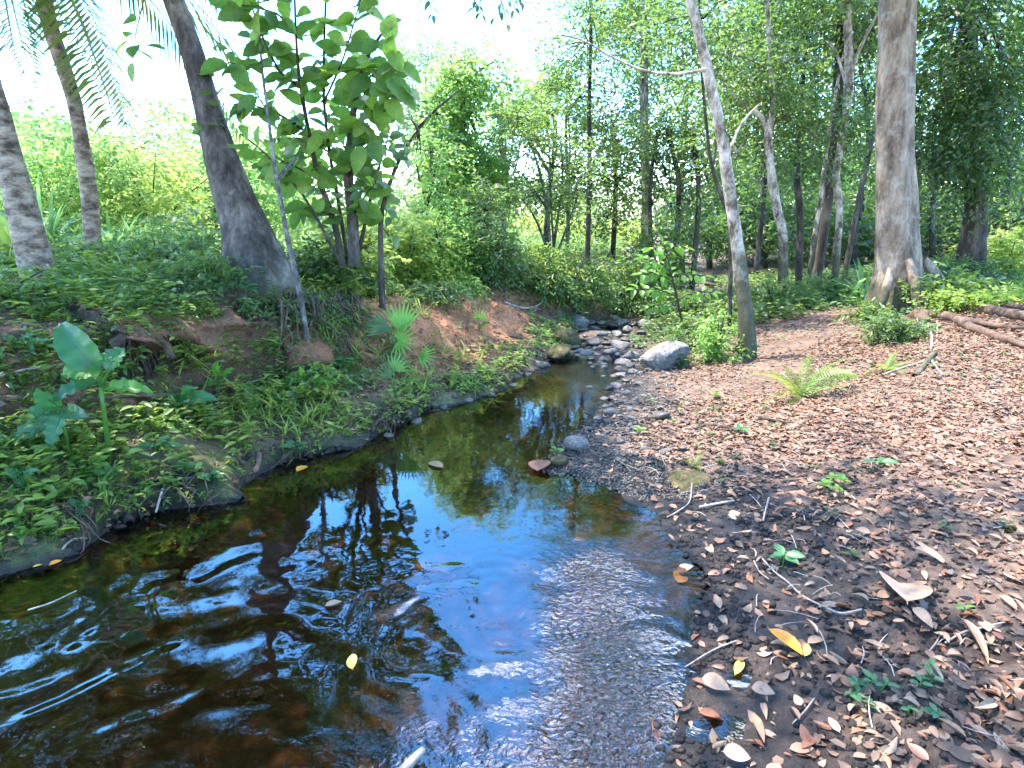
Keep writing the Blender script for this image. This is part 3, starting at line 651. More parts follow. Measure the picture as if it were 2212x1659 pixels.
tree('many_stemmed_tree', 'thin twiggy tree of many fine stems before the white sky gap',
    [(1190, 590, 10), (1186, 500, 8), (1176, 420, 7), (1160, 350, 6), (1140, 300, 4)], 'bark_grey',
    [L_(1150, 300, 9.2, .7, .6, .45), L_(1200, 360, 9.2, .7, .6, .5), L_(1240, 420, 9.2, .6, .5, .4), L_(1160, 420, 9.2, .5, .5, .35), L_(1120, 260, 9.3, .6)], 'lf_blue', 520, .065, Yb=9.0, lean=.2, seg=6,
    limbs=[[(1192, 560, 7, 0), (1205, 470, 6, .1), (1215, 390, 5, .2), (1212, 300, 3, .3)], [(1195, 570, 6, 0), (1225, 490, 5, .1), (1250, 420, 3, .1)],
           [(1188, 560, 6, 0), (1160, 480, 5, -.1), (1128, 430, 3, 0)], [(1180, 450, 4, 0), (1140, 390, 3, 0), (1100, 350, 2, 0)], [(1196, 540, 5, 0), (1190, 430, 4, .2), (1185, 300, 3, .3), (1180, 240, 2, .3)]],
    crown_kw=dict(gap=.5, gs=.4, Lt=.35, wd=.5))
tree('vine_covered_tree', 'tree smothered in bright yellow green creeper right of the big leaved shrub',
    [(1010, 500, 18), (1006, 400, 16), (1000, 300, 14), (1000, 200, 12)], 'bark_dark',
    [L_(985, 180, 9.8, .42, .5, .4), L_(1040, 150, 9.8, .5, .5, .35), L_(960, 260, 9.6, .35, .5, .45), L_(1010, 250, 9.9, .5, .5, .4), L_(950, 330, 9.5, .35, .5, .45), L_(1000, 370, 9.6, .6, .6, .5), L_(960, 410, 9.4, .5, .5, .4), L_(1050, 400, 9.7, .45, .5, .4)], 'lf_bright', 1700, .075, Yb=9.8, seg=8,
    crown_kw=dict(gap=.36, gs=.5, Lt=.3, flat=.4, wd=.6))
tree('crooked_tree', 'crooked grey tree with a bright leafy top below the sky gap',
    [(1176, 560, 14), (1182, 470, 12), (1190, 380, 11), (1200, 300, 10), (1196, 240, 8)], 'bark_grey',
    [L_(1190, 195, 12, .75, .6, .4), L_(1150, 240, 12, .4, .4, .3), L_(1100, 260, 12, .7, .5, .4)], 'lf_bright', 480, .085, Yb=11.8, seg=8, crown_kw=dict(gap=.42, gs=.5, Lt=.3),
    limbs=[[(1190, 380, 8, 0), (1140, 300, 6, 0), (1080, 250, 5, 0), (1020, 225, 3, 0)], [(1195, 350, 6, 0), (1130, 280, 4, .1), (1050, 230, 3, .1)]])
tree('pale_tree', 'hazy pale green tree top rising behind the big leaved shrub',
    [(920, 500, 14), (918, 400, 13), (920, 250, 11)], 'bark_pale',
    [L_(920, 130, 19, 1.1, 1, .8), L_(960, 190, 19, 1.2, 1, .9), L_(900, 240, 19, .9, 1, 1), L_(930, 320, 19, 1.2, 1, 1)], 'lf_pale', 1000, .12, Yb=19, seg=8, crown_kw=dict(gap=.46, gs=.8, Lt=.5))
for (dx, w, Y, bk, lb) in [(1640, 12, 15, 'bark_dark', 'thin dark trunk seen between the mottled and the forked trunk'), (1420, 9, 11, 'bark_dark', 'thin dark crooked stem left of the bright green clearing'),
                       (1458, 12, 11, 'bark_grey', 'grey bent stem standing above the sapling at the bright clearing'), (1502, 12, 10.5, 'bark_dark', 'ivy clad dark stem right of the bright clearing'),
                       (1660, 10, 17, 'bark_grey', 'far thin grey trunk behind the forked trunk'), (1850, 12, 15, 'bark_dark', 'far dark trunk behind the blue grey pole'),
                       (1775, 9, 16, 'bark_pale', 'far pale trunk behind the black leaning trunk'), (2025, 14, 15, 'bark_grey', 'far grey trunk between the buttressed and the broad black trunk'),
                       (2180, 16, 14, 'bark_dark', 'far thin black trunk beside the right edge of the wood')]:
    j = rng.normal(size=4) * 12
    hi = 250 if dx in (1420, 1458, 1502) else -60
    tree('background_tree', lb, [(dx, 530, w * 1.2), (dx + j[0], 420, w), (dx + j[1], 280, w * .9)] + ([(dx + j[2], 100, w * .8), (dx + j[3], -60, w * .7)] if hi < 0 else []), bk,
         [L_(dx + j[3], 60 if hi < 0 else 290, Y, 1.3 if hi < 0 else .5, 1.1, 1.0 if hi < 0 else .5), L_(dx + 20, 220 if hi < 0 else 380, Y, 1.1 if hi < 0 else .5, 1.0, .8 if hi < 0 else .5), L_(dx - 10, 380 if hi < 0 else 440, Y, .8 if hi < 0 else .4, .8, .7 if hi < 0 else .4)],
         ['lf_dark', 'lf_blue', 'lf_mid'][dx % 3], 340 if hi < 0 else 170, .12 if hi < 0 else .08, Yb=Y, seg=8, group='thin trunks of the wood behind the path')
# yellow green tall trees closing the view at the back right
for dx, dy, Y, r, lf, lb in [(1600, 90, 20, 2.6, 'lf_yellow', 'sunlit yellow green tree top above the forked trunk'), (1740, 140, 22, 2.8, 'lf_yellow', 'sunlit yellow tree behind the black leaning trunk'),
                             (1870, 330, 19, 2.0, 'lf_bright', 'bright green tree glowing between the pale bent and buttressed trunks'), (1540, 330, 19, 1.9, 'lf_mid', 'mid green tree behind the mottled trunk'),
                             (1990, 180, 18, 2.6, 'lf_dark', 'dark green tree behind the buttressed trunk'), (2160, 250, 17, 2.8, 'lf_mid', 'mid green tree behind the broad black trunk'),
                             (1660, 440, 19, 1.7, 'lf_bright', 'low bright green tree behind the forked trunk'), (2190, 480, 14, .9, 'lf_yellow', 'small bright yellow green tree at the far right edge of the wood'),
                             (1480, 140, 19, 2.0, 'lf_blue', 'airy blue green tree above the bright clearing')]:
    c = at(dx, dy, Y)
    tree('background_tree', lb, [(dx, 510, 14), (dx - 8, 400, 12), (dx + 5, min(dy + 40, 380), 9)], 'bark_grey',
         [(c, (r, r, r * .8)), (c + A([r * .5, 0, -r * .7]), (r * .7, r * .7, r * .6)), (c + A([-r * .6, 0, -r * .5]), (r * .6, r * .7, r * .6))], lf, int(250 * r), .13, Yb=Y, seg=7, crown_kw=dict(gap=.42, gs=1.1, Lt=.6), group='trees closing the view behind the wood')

for args in [('airy_tree', 'tall airy grey green tree rising behind the creeper covered tree', [(1085, 520, 12), (1090, 400, 10), (1080, 280, 8), (1085, 200, 5)], 'bark_grey', [(1080, 190, .6), (1110, 260, .7), (1060, 300, .7), (1120, 340, .7), (1090, 400, .7), (1050, 440, .6)], 'lf_pale', 1000, 12.5),
             ('airy_tree', 'light green tree with a ragged top left of the dark slate trunk', [(1225, 520, 10), (1228, 420, 9), (1222, 300, 7), (1226, 210, 4)], 'bark_grey', [(1222, 200, .6), (1245, 260, .6), (1200, 300, .7), (1240, 350, .7), (1215, 400, .6)], 'lf_blue', 900, 13.5),
             ('airy_tree', 'mid green tree filling the view between slate trunk and tall pale trunk', [(1325, 520, 12), (1330, 400, 11), (1322, 260, 8)], 'bark_dark', [(1320, 240, .8), (1350, 320, .8), (1300, 380, .7), (1345, 430, .8), (1310, 470, .6)], 'lf_dark', 1000, 13),
             ('young_tree', 'bright young tree with a slanting top beside the leaning thin stem', [(905, 560, 9), (918, 470, 8), (935, 390, 6), (950, 330, 4)], 'bark_dark', [(930, 330, .35), (905, 390, .4), (950, 420, .45), (900, 460, .45), (970, 470, .4)], 'lf_bright', 620, 8.5),
             ('young_tree', 'leafy young tree standing in the bright bushes of the bank', [(1040, 560, 9), (1050, 480, 8), (1046, 420, 5)], 'bark_dark', [(1046, 430, .4), (1075, 470, .4), (1020, 480, .4), (1060, 520, .45)], 'lf_mid', 520, 8.4),
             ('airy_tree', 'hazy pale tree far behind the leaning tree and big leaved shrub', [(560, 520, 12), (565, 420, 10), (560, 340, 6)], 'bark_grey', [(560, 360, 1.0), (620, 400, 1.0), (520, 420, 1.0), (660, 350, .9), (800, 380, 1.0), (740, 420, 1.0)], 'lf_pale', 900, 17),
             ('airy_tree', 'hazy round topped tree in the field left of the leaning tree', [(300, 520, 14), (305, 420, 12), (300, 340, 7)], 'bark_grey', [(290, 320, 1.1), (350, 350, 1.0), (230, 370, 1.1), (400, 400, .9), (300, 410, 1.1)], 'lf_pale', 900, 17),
             ('airy_tree', 'hazy bright tree between the two left trunks', [(110, 520, 14), (108, 420, 12), (112, 330, 7)], 'bark_grey', [(110, 310, 1.2), (60, 370, 1.1), (150, 380, 1.1), (100, 430, 1.1)], 'lf_bright', 800, 16)]:
    nm, lb, path, bk, lbs, lf_, n_, Y_0 = args
    tree(nm, lb, path, bk, [L_(a_, b_, Y_0, r_, r_, r_ * .6) for a_, b_, r_ in lbs], lf_, int(n_ * .6), .05 + .003 * Y_0, Yb=Y_0, seg=8, crown_kw=dict(gap=.50, gs=.35 + .02 * Y_0, Lt=.32, wd=.45), limbs=[[(path[1][0], path[1][1], path[1][2] * .6, 0), ((path[1][0] + a_) / 2 + 6, (path[1][1] + b_) / 2, path[1][2] * .4, 0), (a_, b_, 2, 0)] for a_, b_, r_ in lbs[:5]])

# unseen trees added beside and behind the walker; their crowns shade the stream
for bx, by, lobes, lb in [(5.2, 1.2, [W_(4.2, 1.5, 6.5, 2.4, 2.2, 1.2), W_(5.5, 3.4, 6.2, 2.0, 2.0, 1.0), W_(4.4, 2.6, 6.6, 1.6, 1.4, .8)], 'broad shade tree standing on the right beside the walker'),
                          (-5.0, -1.0, [W_(-4.4, 0.2, 6.2, 2.5, 2.4, 1.2), W_(-4.6, 2.4, 5.6, 1.8, 1.6, 1.0), W_(-2.4, -1.6, 6.2, 1.8, 1.8, 1.0)], 'broad shade tree on the left bank behind the walker'),
                        (2.6, -3.2, [W_(-.9, 2.9, 7.6, 1.8, 1.7, .7), W_(0, .2, 7.6, 2.0, 1.6, .6), W_(1.8, -3.6, 6.4, 2.8, 2.2, 1.2), W_(-.8, -4.0, 6.4, 2.0, 2.0, 1.1), W_(4.6, -2.0, 6.6, 1.8, 1.8, 1)], 'broad shade tree standing behind the walker')]:
    b = A([bx, by, hgt(bx, by)[0]])
    t = thing('added_shade_tree', lb, 'tree', b)
    tube_obj('trunk', t, [b - A([0, 0, .1]), b + A([.1, 0, 2.5]), lobes[0][0]], [.26, .2, .07], 'bark_grey', seg=14, rough=.1)
    crown(t, lobes, 1500 + 300 * max(0, len(lobes) - 3), 'lf_dark', leaf=.13, gap=.40, gs=1.1, Lt=.6)

# ------------------------------------------------------------------ far backdrop of greenery
def belt(name, label, Y0, Y1, x0, x1, zt, n, mat, lsz, gs=3.0, gap=.4, zb=.9, seed=0):
    n0 = n * 2
    yy = Y0 + (Y1 - Y0) * rng.random(n0); xx = (x0 + (x1 - x0) * rng.random(n0)) * yy / Y0
    top = zb + (zt - zb) * (.45 + .75 * vn2(xx / gs, yy / gs, 70 + seed)); zz = zb + (top - zb) * rng.random(n0) ** .7
    p = np.stack([xx, yy, zz], -1); m = vn3(p / (gs * .35), seed) > gap; p = p[m][:n]
    P, D, N_ = twigs(p, rand_dir(len(p)) * A([1, 1, .4]), lsz * 3.5, 6, lsz, .3, .4)
    o = link(name, leaves_mesh(name, 'kite', P, D, N_, lsz * (.6 + .8 * rng.random(len(P))), .5, M[mat], rnd=np.clip(np.repeat(vn3(p / gs, 3), 6) * .8 + .3 * rng.random(len(P)) - .05, 0, 1)))
    tag(o, label, None, kind='stuff'); return o
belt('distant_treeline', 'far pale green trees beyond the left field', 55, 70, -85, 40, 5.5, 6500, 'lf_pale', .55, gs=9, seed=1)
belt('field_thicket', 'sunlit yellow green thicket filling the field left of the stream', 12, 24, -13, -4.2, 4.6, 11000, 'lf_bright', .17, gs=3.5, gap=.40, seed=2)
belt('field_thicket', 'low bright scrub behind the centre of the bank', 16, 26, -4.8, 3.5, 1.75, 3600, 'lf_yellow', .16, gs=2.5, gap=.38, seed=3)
belt('wood_undergrowth', 'dark leafy undergrowth closing the wood behind the path', 15, 28, 4.0, 19, 2.6, 7500, 'lf_dark', .19, gs=3, gap=.36, zb=.6, seed=4)
belt('distant_wood', 'dense far wood behind the right hand trees', 30, 40, 10, 44, 8, 4500, 'lf_mid', .42, gs=7, gap=.36, zb=.5, seed=5)

# bushes on the left bank and field
B = bush
B('tall hazy bright bush behind the two left trunks', 130, 470, 9.5, (1.5, 1.2, 1.3), 'lf_bright', 700, .10, gap=.42, gs=.8, Lt=.4)
B('round yellow green bush between the slim ringed trunk and the leaning tree', 330, 500, 9.5, (1.3, 1.1, 1.05), 'lf_yellow', 620, .09, gap=.42, gs=.8, Lt=.4)
B('low bright bush at the foot of the leaning tree on its field side', 430, 520, 7.9, (.8, .7, .45), 'lf_mid', 280, .09, gap=.4, gs=.6, Lt=.35)
B('low dark glossy bush at the left of the leaning tree foot', 440, 600, 4.5, (.3, .25, .15), 'lf_blue', 130, .055, gap=.3, gs=.4, Lt=.18)
B('shiny dark green bush between the two left trunks', 130, 600, 4.9, (.45, .3, .16), 'lf_blue', 120, .06, gap=.3, gs=.4, Lt=.2)
B('dark glossy bush between slim trunk and leaning tree', 350, 585, 5.2, (.7, .4, .22), 'lf_blue', 230, .06, gap=.32, gs=.4, Lt=.22)
B('leafy bush with small dark leaves at the left edge of the bank', 20, 650, 3.8, (.35, .3, .13), 'lf_blue', 90, .05, gap=.3, gs=.4, Lt=.18)
B('bright yellow green bush of narrow leaves right of the big leaved shrub', 880, 552, 7.1, (.55, .5, .5), 'lf_yellow', 420, .075, gap=.34, gs=.4, Lt=.25, flat=.35)
B('bright spreading bush in the middle of the bank top', 960, 562, 7.6, (.6, .5, .55), 'lf_bright', 480, .07, gap=.34, gs=.4, Lt=.25, flat=.35)
B('mid green bush hanging over the red clay at the bank bend', 1060, 575, 7.7, (.42, .4, .55), 'lf_mid', 420, .065, gap=.34, gs=.35, Lt=.25, droop=.6, flat=.35)
B('grey green bush with long drooping leaves over the bank bend', 1160, 590, 8.2, (.55, .45, .38), 'lf_blue', 460, .085, gap=.34, gs=.4, Lt=.3, droop=.7, wd=.3)
B('dusty grey green bush below the twiggy many stemmed tree', 1240, 570, 8.6, (.75, .5, .42), 'lf_blue', 520, .07, gap=.34, gs=.4, Lt=.3, droop=.4, wd=.35)
B('dark bush above the hollow where the stream turns away', 1350, 540, 9.6, (.75, .5, .5), 'lf_blue', 420, .08, gap=.36, gs=.4, Lt=.3)
B('dark ivy covered bush left of the bright clearing', 1420, 520, 10.5, (.6, .5, .9), 'lf_blue', 520, .075, gap=.36, gs=.4, Lt=.3)
B('low leafy bush behind the stream bend under the sapling', 1470, 590, 9.0, (.8, .5, .25), 'lf_mid', 260, .075, gap=.34, gs=.4, Lt=.25)
B('bright lime green bush pressed against the mottled leaning trunk', 1560, 660, 5.95, (.20, .2, .32), 'lf_bright', 170, .05, gap=.42, gs=.3, Lt=.16)
B('airy green bush in front of the mottled trunk', 1500, 670, 6.4, (.3, .25, .16), 'lf_mid', 70, .045, gap=.34, gs=.3, Lt=.16)
B('low grey green bush between the mottled and the forked trunk', 1680, 600, 8.2, (.8, .5, .30), 'lf_blue', 420, .06, gap=.32, gs=.4, Lt=.2)
B('dark low bush across the head of the path', 1790, 590, 8.8, (.7, .5, .28), 'lf_blue', 330, .06, gap=.32, gs=.4, Lt=.2)
B('dense green plants at the left foot of the buttressed tree', 1880, 660, 6.3, (.22, .25, .12), 'lf_blue', 90, .06, gap=.3, gs=.3, Lt=.14)
B('dark leafy plants at the right foot of the buttressed tree', 2060, 650, 6.4, (.5, .35, .22), 'lf_blue', 240, .075, gap=.3, gs=.4, Lt=.2)
B('bushy clump of small plants in front of the buttressed tree', 1945, 710, 5.6, (.26, .22, .15), 'lf_mid', 150, .05, gap=.3, gs=.3, Lt=.15)
B('dark low shrub round the foot of the broad black trunk', 2100, 540, 9.6, (1.0, .6, .28), 'lf_dark', 330, .08, gap=.32, gs=.4, Lt=.25)
B('bright bush at the far right edge beyond the black trunk', 2190, 520, 10.5, (.8, .6, .6), 'lf_yellow', 330, .09, gap=.34, gs=.5, Lt=.25)
B('reddish green scrub hanging over the top of the clay slope', 930, 615, 6.5, (.45, .25, .11), 'lf_mid', 200, .055, gap=.34, gs=.3, Lt=.16, droop=.7)
B('light green scrub spilling down between the fan palms', 1000, 625, 7.1, (.22, .2, .10), 'lf_bright', 130, .055, gap=.34, gs=.3, Lt=.16, droop=.8)

# long bladed grass clumps
def blades(label, dx, dy, Yb, n, ln, wdt, mat, sprd=.15, name='grass_clump', cat='grass clump', group=None):
    b = at(dx, dy, Yb); b[2] = hgt(b[0], b[1])[0]
    t = thing(name, label, cat, b, group)
    pts = []; quads = []; r_ = []; o = 0
    for k in range(n):
        az = rng.random() * 6.283; tl = .25 + .6 * rng.random(); l_ = ln * (.6 + .6 * rng.random()); w = wdt * (.7 + .5 * rng.random())
        d = A([math.cos(az), math.sin(az), 0]); s = A([-math.sin(az), math.cos(az), 0]); b0 = b + A([*(rng.normal(size=2) * sprd * .3), -.02])
        for i in range(6):
            f = i / 5; q = b0 + d * l_ * tl * f ** 1.3 + A([0, 0, l_ * (f * (1.1 - .2 * tl) - .75 * tl * f ** 2.6)])
            ww = w * math.sin(math.pi * (.12 + .85 * f) ** .8) * .5; pts += [q - s * ww, q + s * ww]
            if i: quads.append([o + 2 * i - 2, o + 2 * i - 1, o + 2 * i + 1, o + 2 * i])
        o += 12; r_ += [rng.random()] * 5
    ob = link('foliage', mesh_np('blades', A(pts), A(quads), M[mat], True, r_), t, kind='stuff'); ob.location = -t.location
    return t
for i, (dx, dy, Y, n, ln, m_, lb) in enumerate([(110, 560, 6.8, 40, 1.0, 'lf_bright', 'tall bright grass clump left of the slim ringed trunk'), (250, 545, 6.6, 46, .8, 'lf_bright', 'glowing long bladed grass right of the slim ringed trunk'),
        (310, 560, 6.2, 36, .6, 'lf_yellow', 'yellow green long bladed grass in the field before the thicket'), (25, 590, 5.2, 30, .7, 'lf_yellow', 'yellow green grass clump behind the nearest left trunk'),
        (395, 550, 6.6, 26, .6, 'lf_bright', 'bright arching grass clump close to the leaning tree'), (880, 540, 8.2, 50, .9, 'lf_yellow', 'pale arching reed clump behind the bright bush'),
        (1870, 610, 7.6, 16, .75, 'lf_bright', 'arching bright blades left of the buttressed tree'), (470, 590, 4.6, 9, .35, 'lf_yellow', 'yellowing blades in front of the leaning tree foot')]):
    blades(lb, dx, dy, Y, n, ln, .055, m_)

# ------------------------------------------------------------------ individual leaves (shared meshes)
def leaf_shape(name, mat, w=.55, curl=.1, serr=0., fold=.08, n=7, petiole=.12, tip=.12, thick=True):
    """leaf of unit length along +X with midrib fold, serrated edge and a short stalk"""
    V, F = [], []
    for i in range(n + 1):
        f = i / n; hw = w * .5 * math.sin(math.pi * f ** .82) ** .75 if 0 < i < n else .004
        hw *= 1 + (serr if i % 2 else -serr)
        x = petiole + (1 - petiole) * f; z = -curl * f * f
        V += [(x, -hw, z + fold * (hw / w * 2)), (x, 0, z), (x, hw, z + fold * (hw / w * 2))]
        if i:
            a_ = 3 * i - 3; b_ = 3 * i
            F += [(a_, a_ + 1, b_ + 1, b_), (a_ + 1, a_ + 2, b_ + 2, b_ + 1)]
    k = len(V); V += [(0, -.008, 0), (0, .008, 0), (petiole, .008, 0), (petiole, -.008, 0)]; F.append((k, k + 3, k + 2, k + 1))
    return mesh_np(name, A(V), A(F), M[mat], True)
def put(name, me, parent, pos, d, nrm, s, sy=1.):
    X_ = Vector(d).normalized(); Z_ = Vector(nrm); Z_ = (Z_ - X_ * Z_.dot(X_))
    Z_ = Z_.normalized() if Z_.length > 1e-4 else X_.orthogonal().normalized(); Yv = Z_.cross(X_)
    o = bpy.data.objects.new(name, me); COL.objects.link(o)
    pp = Vector(pos) - (parent.location if parent is not None else Vector((0, 0, 0)))
    from mathutils import Matrix
    m = Matrix(((X_.x * s, Yv.x * s * sy, Z_.x * s, pp.x), (X_.y * s, Yv.y * s * sy, Z_.y * s, pp.y), (X_.z * s, Yv.z * s * sy, Z_.z * s, pp.z), (0, 0, 0, 1)))
    if parent is not None: o.parent = parent
    o.matrix_local = m
    return o
big_leaves = [leaf_shape('big_leaf', 'lf_big', .62, c, .045, .10, 11, .10) for c in (.05, .18, .3)]
sap_leaves = [leaf_shape('sapling_leaf', 'lf_sap', .46, c, 0, .10, 6, .08) for c in (.1, .3)]
vine_leaves = [leaf_shape('vine_leaf', 'lf_mid', .45, c, 0, .10, 6, .08) for c in (.1, .3)]

# the big-leaved shrub on the bank top
sb = at(748, 575, 5.4); sb[2] = hgt(sb[0], sb[1])[0]
shrub = thing('big_leaved_shrub', 'tall shrub of large serrated oval leaves and several thin stems right of the leaning tree', 'shrub', sb)
BR = [[(765, 575, 5.4, 26), (762, 480, 5.4, 22), (752, 380, 5.35, 18), (758, 290, 5.2, 14), (772, 190, 5.0, 9), (800, 110, 4.7, 6), (836, 60, 4.5, 3)],
      [(740, 575, 5.35, 15), (722, 480, 5.3, 12), (690, 390, 5.1, 10), (668, 290, 4.9, 8), (650, 190, 4.7, 6), (640, 90, 4.5, 4), (636, -30, 4.4, 3)],
      [(752, 570, 5.5, 8), (730, 430, 5.5, 7), (712, 330, 5.4, 6), (700, 220, 5.2, 5), (700, 100, 5.0, 4), (705, -30, 4.8, 3)],
      [(772, 560, 5.45, 8), (800, 430, 5.4, 6), (822, 350, 5.3, 4), (838, 300, 5.2, 2)],
      [(736, 570, 5.3, 7), (700, 500, 5.2, 6), (660, 430, 5.0, 5), (620, 380, 4.8, 4), (560, 320, 4.6, 3), (520, 290, 4.5, 2)],
      [(668, 290, 4.9, 5), (610, 250, 4.7, 4), (560, 230, 4.6, 3), (505, 225, 4.5, 2)],
      [(650, 190, 4.7, 5), (600, 150, 4.6, 4), (560, 60, 4.5, 3), (530, -30, 4.4, 2)],
      [(758, 290, 5.2, 5), (800, 240, 4.9, 4), (845, 200, 4.6, 3), (872, 180, 4.5, 2)],
      [(772, 190, 5.0, 4), (820, 150, 4.7, 3), (866, 130, 4.5, 2)], [(752, 380, 5.3, 4), (780, 330, 5.1, 3), (806, 300, 5.0, 2)],
      [(690, 390, 5.1, 4), (640, 360, 4.9, 3), (590, 340, 4.8, 2)], [(700, 220, 5.2, 4), (740, 130, 5.0, 3), (770, 30, 4.8, 2), (790, -40, 4.8, 2)],
      [(636, 60, 4.5, 3), (580, 20, 4.4, 3), (500, 10, 4.3, 2)], [(712, 330, 5.4, 4), (660, 300, 5.3, 3), (620, 300, 5.2, 2)],
      [(560, 140, 4.6, 3), (520, 140, 4.5, 2), (495, 135, 4.4, 2)], [(722, 470, 5.3, 4), (680, 450, 5.2, 3), (640, 450, 5.1, 2)], [(762, 470, 5.4, 3), (790, 420, 5.3, 2), (815, 395, 5.2, 2)]]
nleaf = 0
for bi, br in enumerate(BR):
    P3 = [at(x, y, Y) for x, y, Y, w in br]; R3 = [max(.0035, w / 2 / FPX * np.linalg.norm(p)) for p, (_, _, _, w) in zip(P3, br)]
    tube_obj('stem' if bi < 5 else 'twig', shrub, P3, R3, 'bark_dark' if bi != 0 else 'bark_grey', seg=8, rough=.12)
    Pn = A(P3); sl = np.linalg.norm(np.diff(Pn, axis=0), axis=1); S = np.concatenate([[0], np.cumsum(sl)])
    s0 = S[-1] * (.42 if bi < 2 else .30 if bi < 5 else .1); s = s0; sd = 1
    while s < S[-1] and nleaf < 285:
        i = min(np.searchsorted(S, s, side='right') - 1, len(Pn) - 2); f = (s - S[i]) / sl[i]; q = Pn[i] * (1 - f) + Pn[i + 1] * f
        t_ = norm((Pn[i + 1] - Pn[i])[None])[0]
        for rep in range(2 if bi > 4 else 1):
            d = norm((A([sd * .9, -.25, -.1]) + t_ * .45 + .45 * rng.normal(size=3))[None])[0]; d[2] -= .25
            nr = A([0, -.75, .55]) + .4 * rng.normal(size=3)
            put('leaf', big_leaves[rng.integers(3)], shrub, q, d, nr, (.14 + .09 * rng.random()) * (1.05 if q[0] > -1.4 else 1), .8 + .4 * rng.random()); nleaf += 1
            sd = -sd
        s += .054 + .03 * rng.random()
# hand placed outer leaves of the shrub: base point, tip point, width share
for x0, y0, x1, y1, w, Y in [(835, 95, 850, 28, 1.2, 4.5), (840, 105, 868, 150, 1.1, 4.5), (830, 165, 892, 212, .9, 4.45), (800, 180, 888, 190, .9, 4.5),
                             (830, 210, 872, 262, .9, 4.5), (545, 140, 482, 150, .9, 4.5), (560, 70, 520, 30, .9, 4.5), (560, 200, 502, 178, 1, 4.5), (560, 205, 505, 250, 1, 4.5),
                             (700, 290, 660, 330, .9, 4.8), (800, 300, 820, 350, .9, 4.6), (790, 310, 760, 370, .9, 4.8), (630, 360, 565, 390, 1, 4.6), (560, 340, 510, 330, 1, 4.6)]:
    p0, p1 = at(x0, y0, Y), at(x1, y1, Y - .05); put('leaf', big_leaves[rng.integers(3)], shrub, p0, p1 - p0, A([.1, -.8, .5]), np.linalg.norm(p1 - p0), w)
crown(shrub, [L_(a_, b_, c_, .42, .3, .36) for a_, b_, c_ in [(640, 330, 5.3), (560, 300, 5.0), (780, 300, 5.3), (720, 180, 5.2), (600, 120, 5.0), (690, 60, 5.0), (800, 380, 5.4), (640, 430, 5.4)]], 70, 'lf_mid', leaf=.11, wd=.6, t='leaf', nl=5, Lt=.3, gap=.4, gs=.4, flat=.3, name='foliage')
# creeping tall thin dark stem and twiggy bush right of the shrub
lt, _ = tree('leaning_sapling', 'thin dark stem leaning right over the bank past the big leaved shrub', [(820, 580, 15), (822, 500, 12), (832, 430, 10), (860, 350, 8), (900, 285, 6), (940, 240, 4), (990, 195, 3)], 'bark_dark',
     [L_(905, 290, 5.4, .16, .16, .2)], 'lf_dark', 40, .07, Yb=5.4, lean=.1, seg=8, rough=.15)
by = at(700, 540, 5.6)
B('yellowing leafy undergrowth between the stems of the big leaved shrub', 720, 570, 5.9, (.55, .35, .42), 'lf_yellow', 190, .09, gap=.34, gs=.4, Lt=.22)
B('dark undergrowth behind the foot of the big leaved shrub', 690, 580, 5.7, (.5, .3, .22), 'lf_dark', 200, .065, gap=.32, gs=.4, Lt=.2)

def sprig(name, label, cat, br, leaves, sp, size, mat='bark_dark', base=None, parent=None, hang=.2, side=1., group=None, maxn=120):
    b = at(*br[0][0][:3]) if base is None else base
    t = thing(name, label, cat, b, group); cnt = 0
    for bi, r in enumerate(br):
        P3 = [at(x, y, Y) for x, y, Y, w in r]; R3 = [max(.002, w / 2 / FPX * np.linalg.norm(p)) for p, (_, _, _, w) in zip(P3, r)]
        tube_obj('stem', t, P3, R3, mat, seg=6, rough=.08)
        Pn = A(P3); sl = np.linalg.norm(np.diff(Pn, axis=0), axis=1); S = np.concatenate([[0], np.cumsum(sl)]); s = S[-1] * (.55 if bi == 0 else .12); sd = 1
        while s < S[-1] and cnt < maxn:
            i = min(np.searchsorted(S, s, side='right') - 1, len(Pn) - 2); f = (s - S[i]) / sl[i]; q = Pn[i] * (1 - f) + Pn[i + 1] * f
            t_ = norm((Pn[i + 1] - Pn[i])[None])[0]; sv = norm(np.cross(t_, A([0, -.6, .8]))[None])[0]
            d = t_ * .5 + sv * sd * side + A([0, 0, -hang]) + .2 * rng.normal(size=3)
            put('leaf', leaves[rng.integers(len(leaves))], t, q, d, A([0, -.4, .9]) + .25 * rng.normal(size=3), size * (.8 + .4 * rng.random())); sd = -sd; cnt += 1
            s += sp
        d = Pn[-1] - Pn[-2]; put('leaf', leaves[0], t, Pn[-1], d, A([0, -.4, .9]), size)
    return t
sg = ground(1478, 715)
Ys = sg[1]
sprig('sapling', 'slender sapling with drooping rows of bright lime leaves behind the grey boulder', 'sapling',
      [[(1476, 715, Ys, 6), (1466, 660, Ys, 5), (1452, 600, Ys, 4), (1440, 545, Ys, 3), (1432, 525, Ys, 2)],
       [(1450, 590, Ys, 3), (1420, 562, Ys - .1, 2), (1390, 560, Ys - .2, 2)], [(1446, 560, Ys, 3), (1420, 535, Ys - .1, 2), (1404, 540, Ys - .2, 2)], [(1455, 610, Ys, 3), (1420, 590, Ys - .1, 2), (1384, 592, Ys - .2, 2)],
       [(1460, 640, Ys, 3), (1420, 625, Ys - .1, 2), (1372, 625, Ys - .2, 2)], [(1452, 600, Ys, 3), (1480, 590, Ys - .1, 2), (1520, 596, Ys - .2, 2)], [(1460, 650, Ys, 3), (1500, 630, Ys, 2), (1540, 632, Ys, 2)],
       [(1462, 660, Ys, 3), (1430, 655, Ys - .1, 2), (1400, 665, Ys - .2, 2)], [(1440, 545, Ys, 2), (1460, 530, Ys, 2), (1480, 535, Ys, 2)]], sap_leaves, .045, .15, hang=.35)
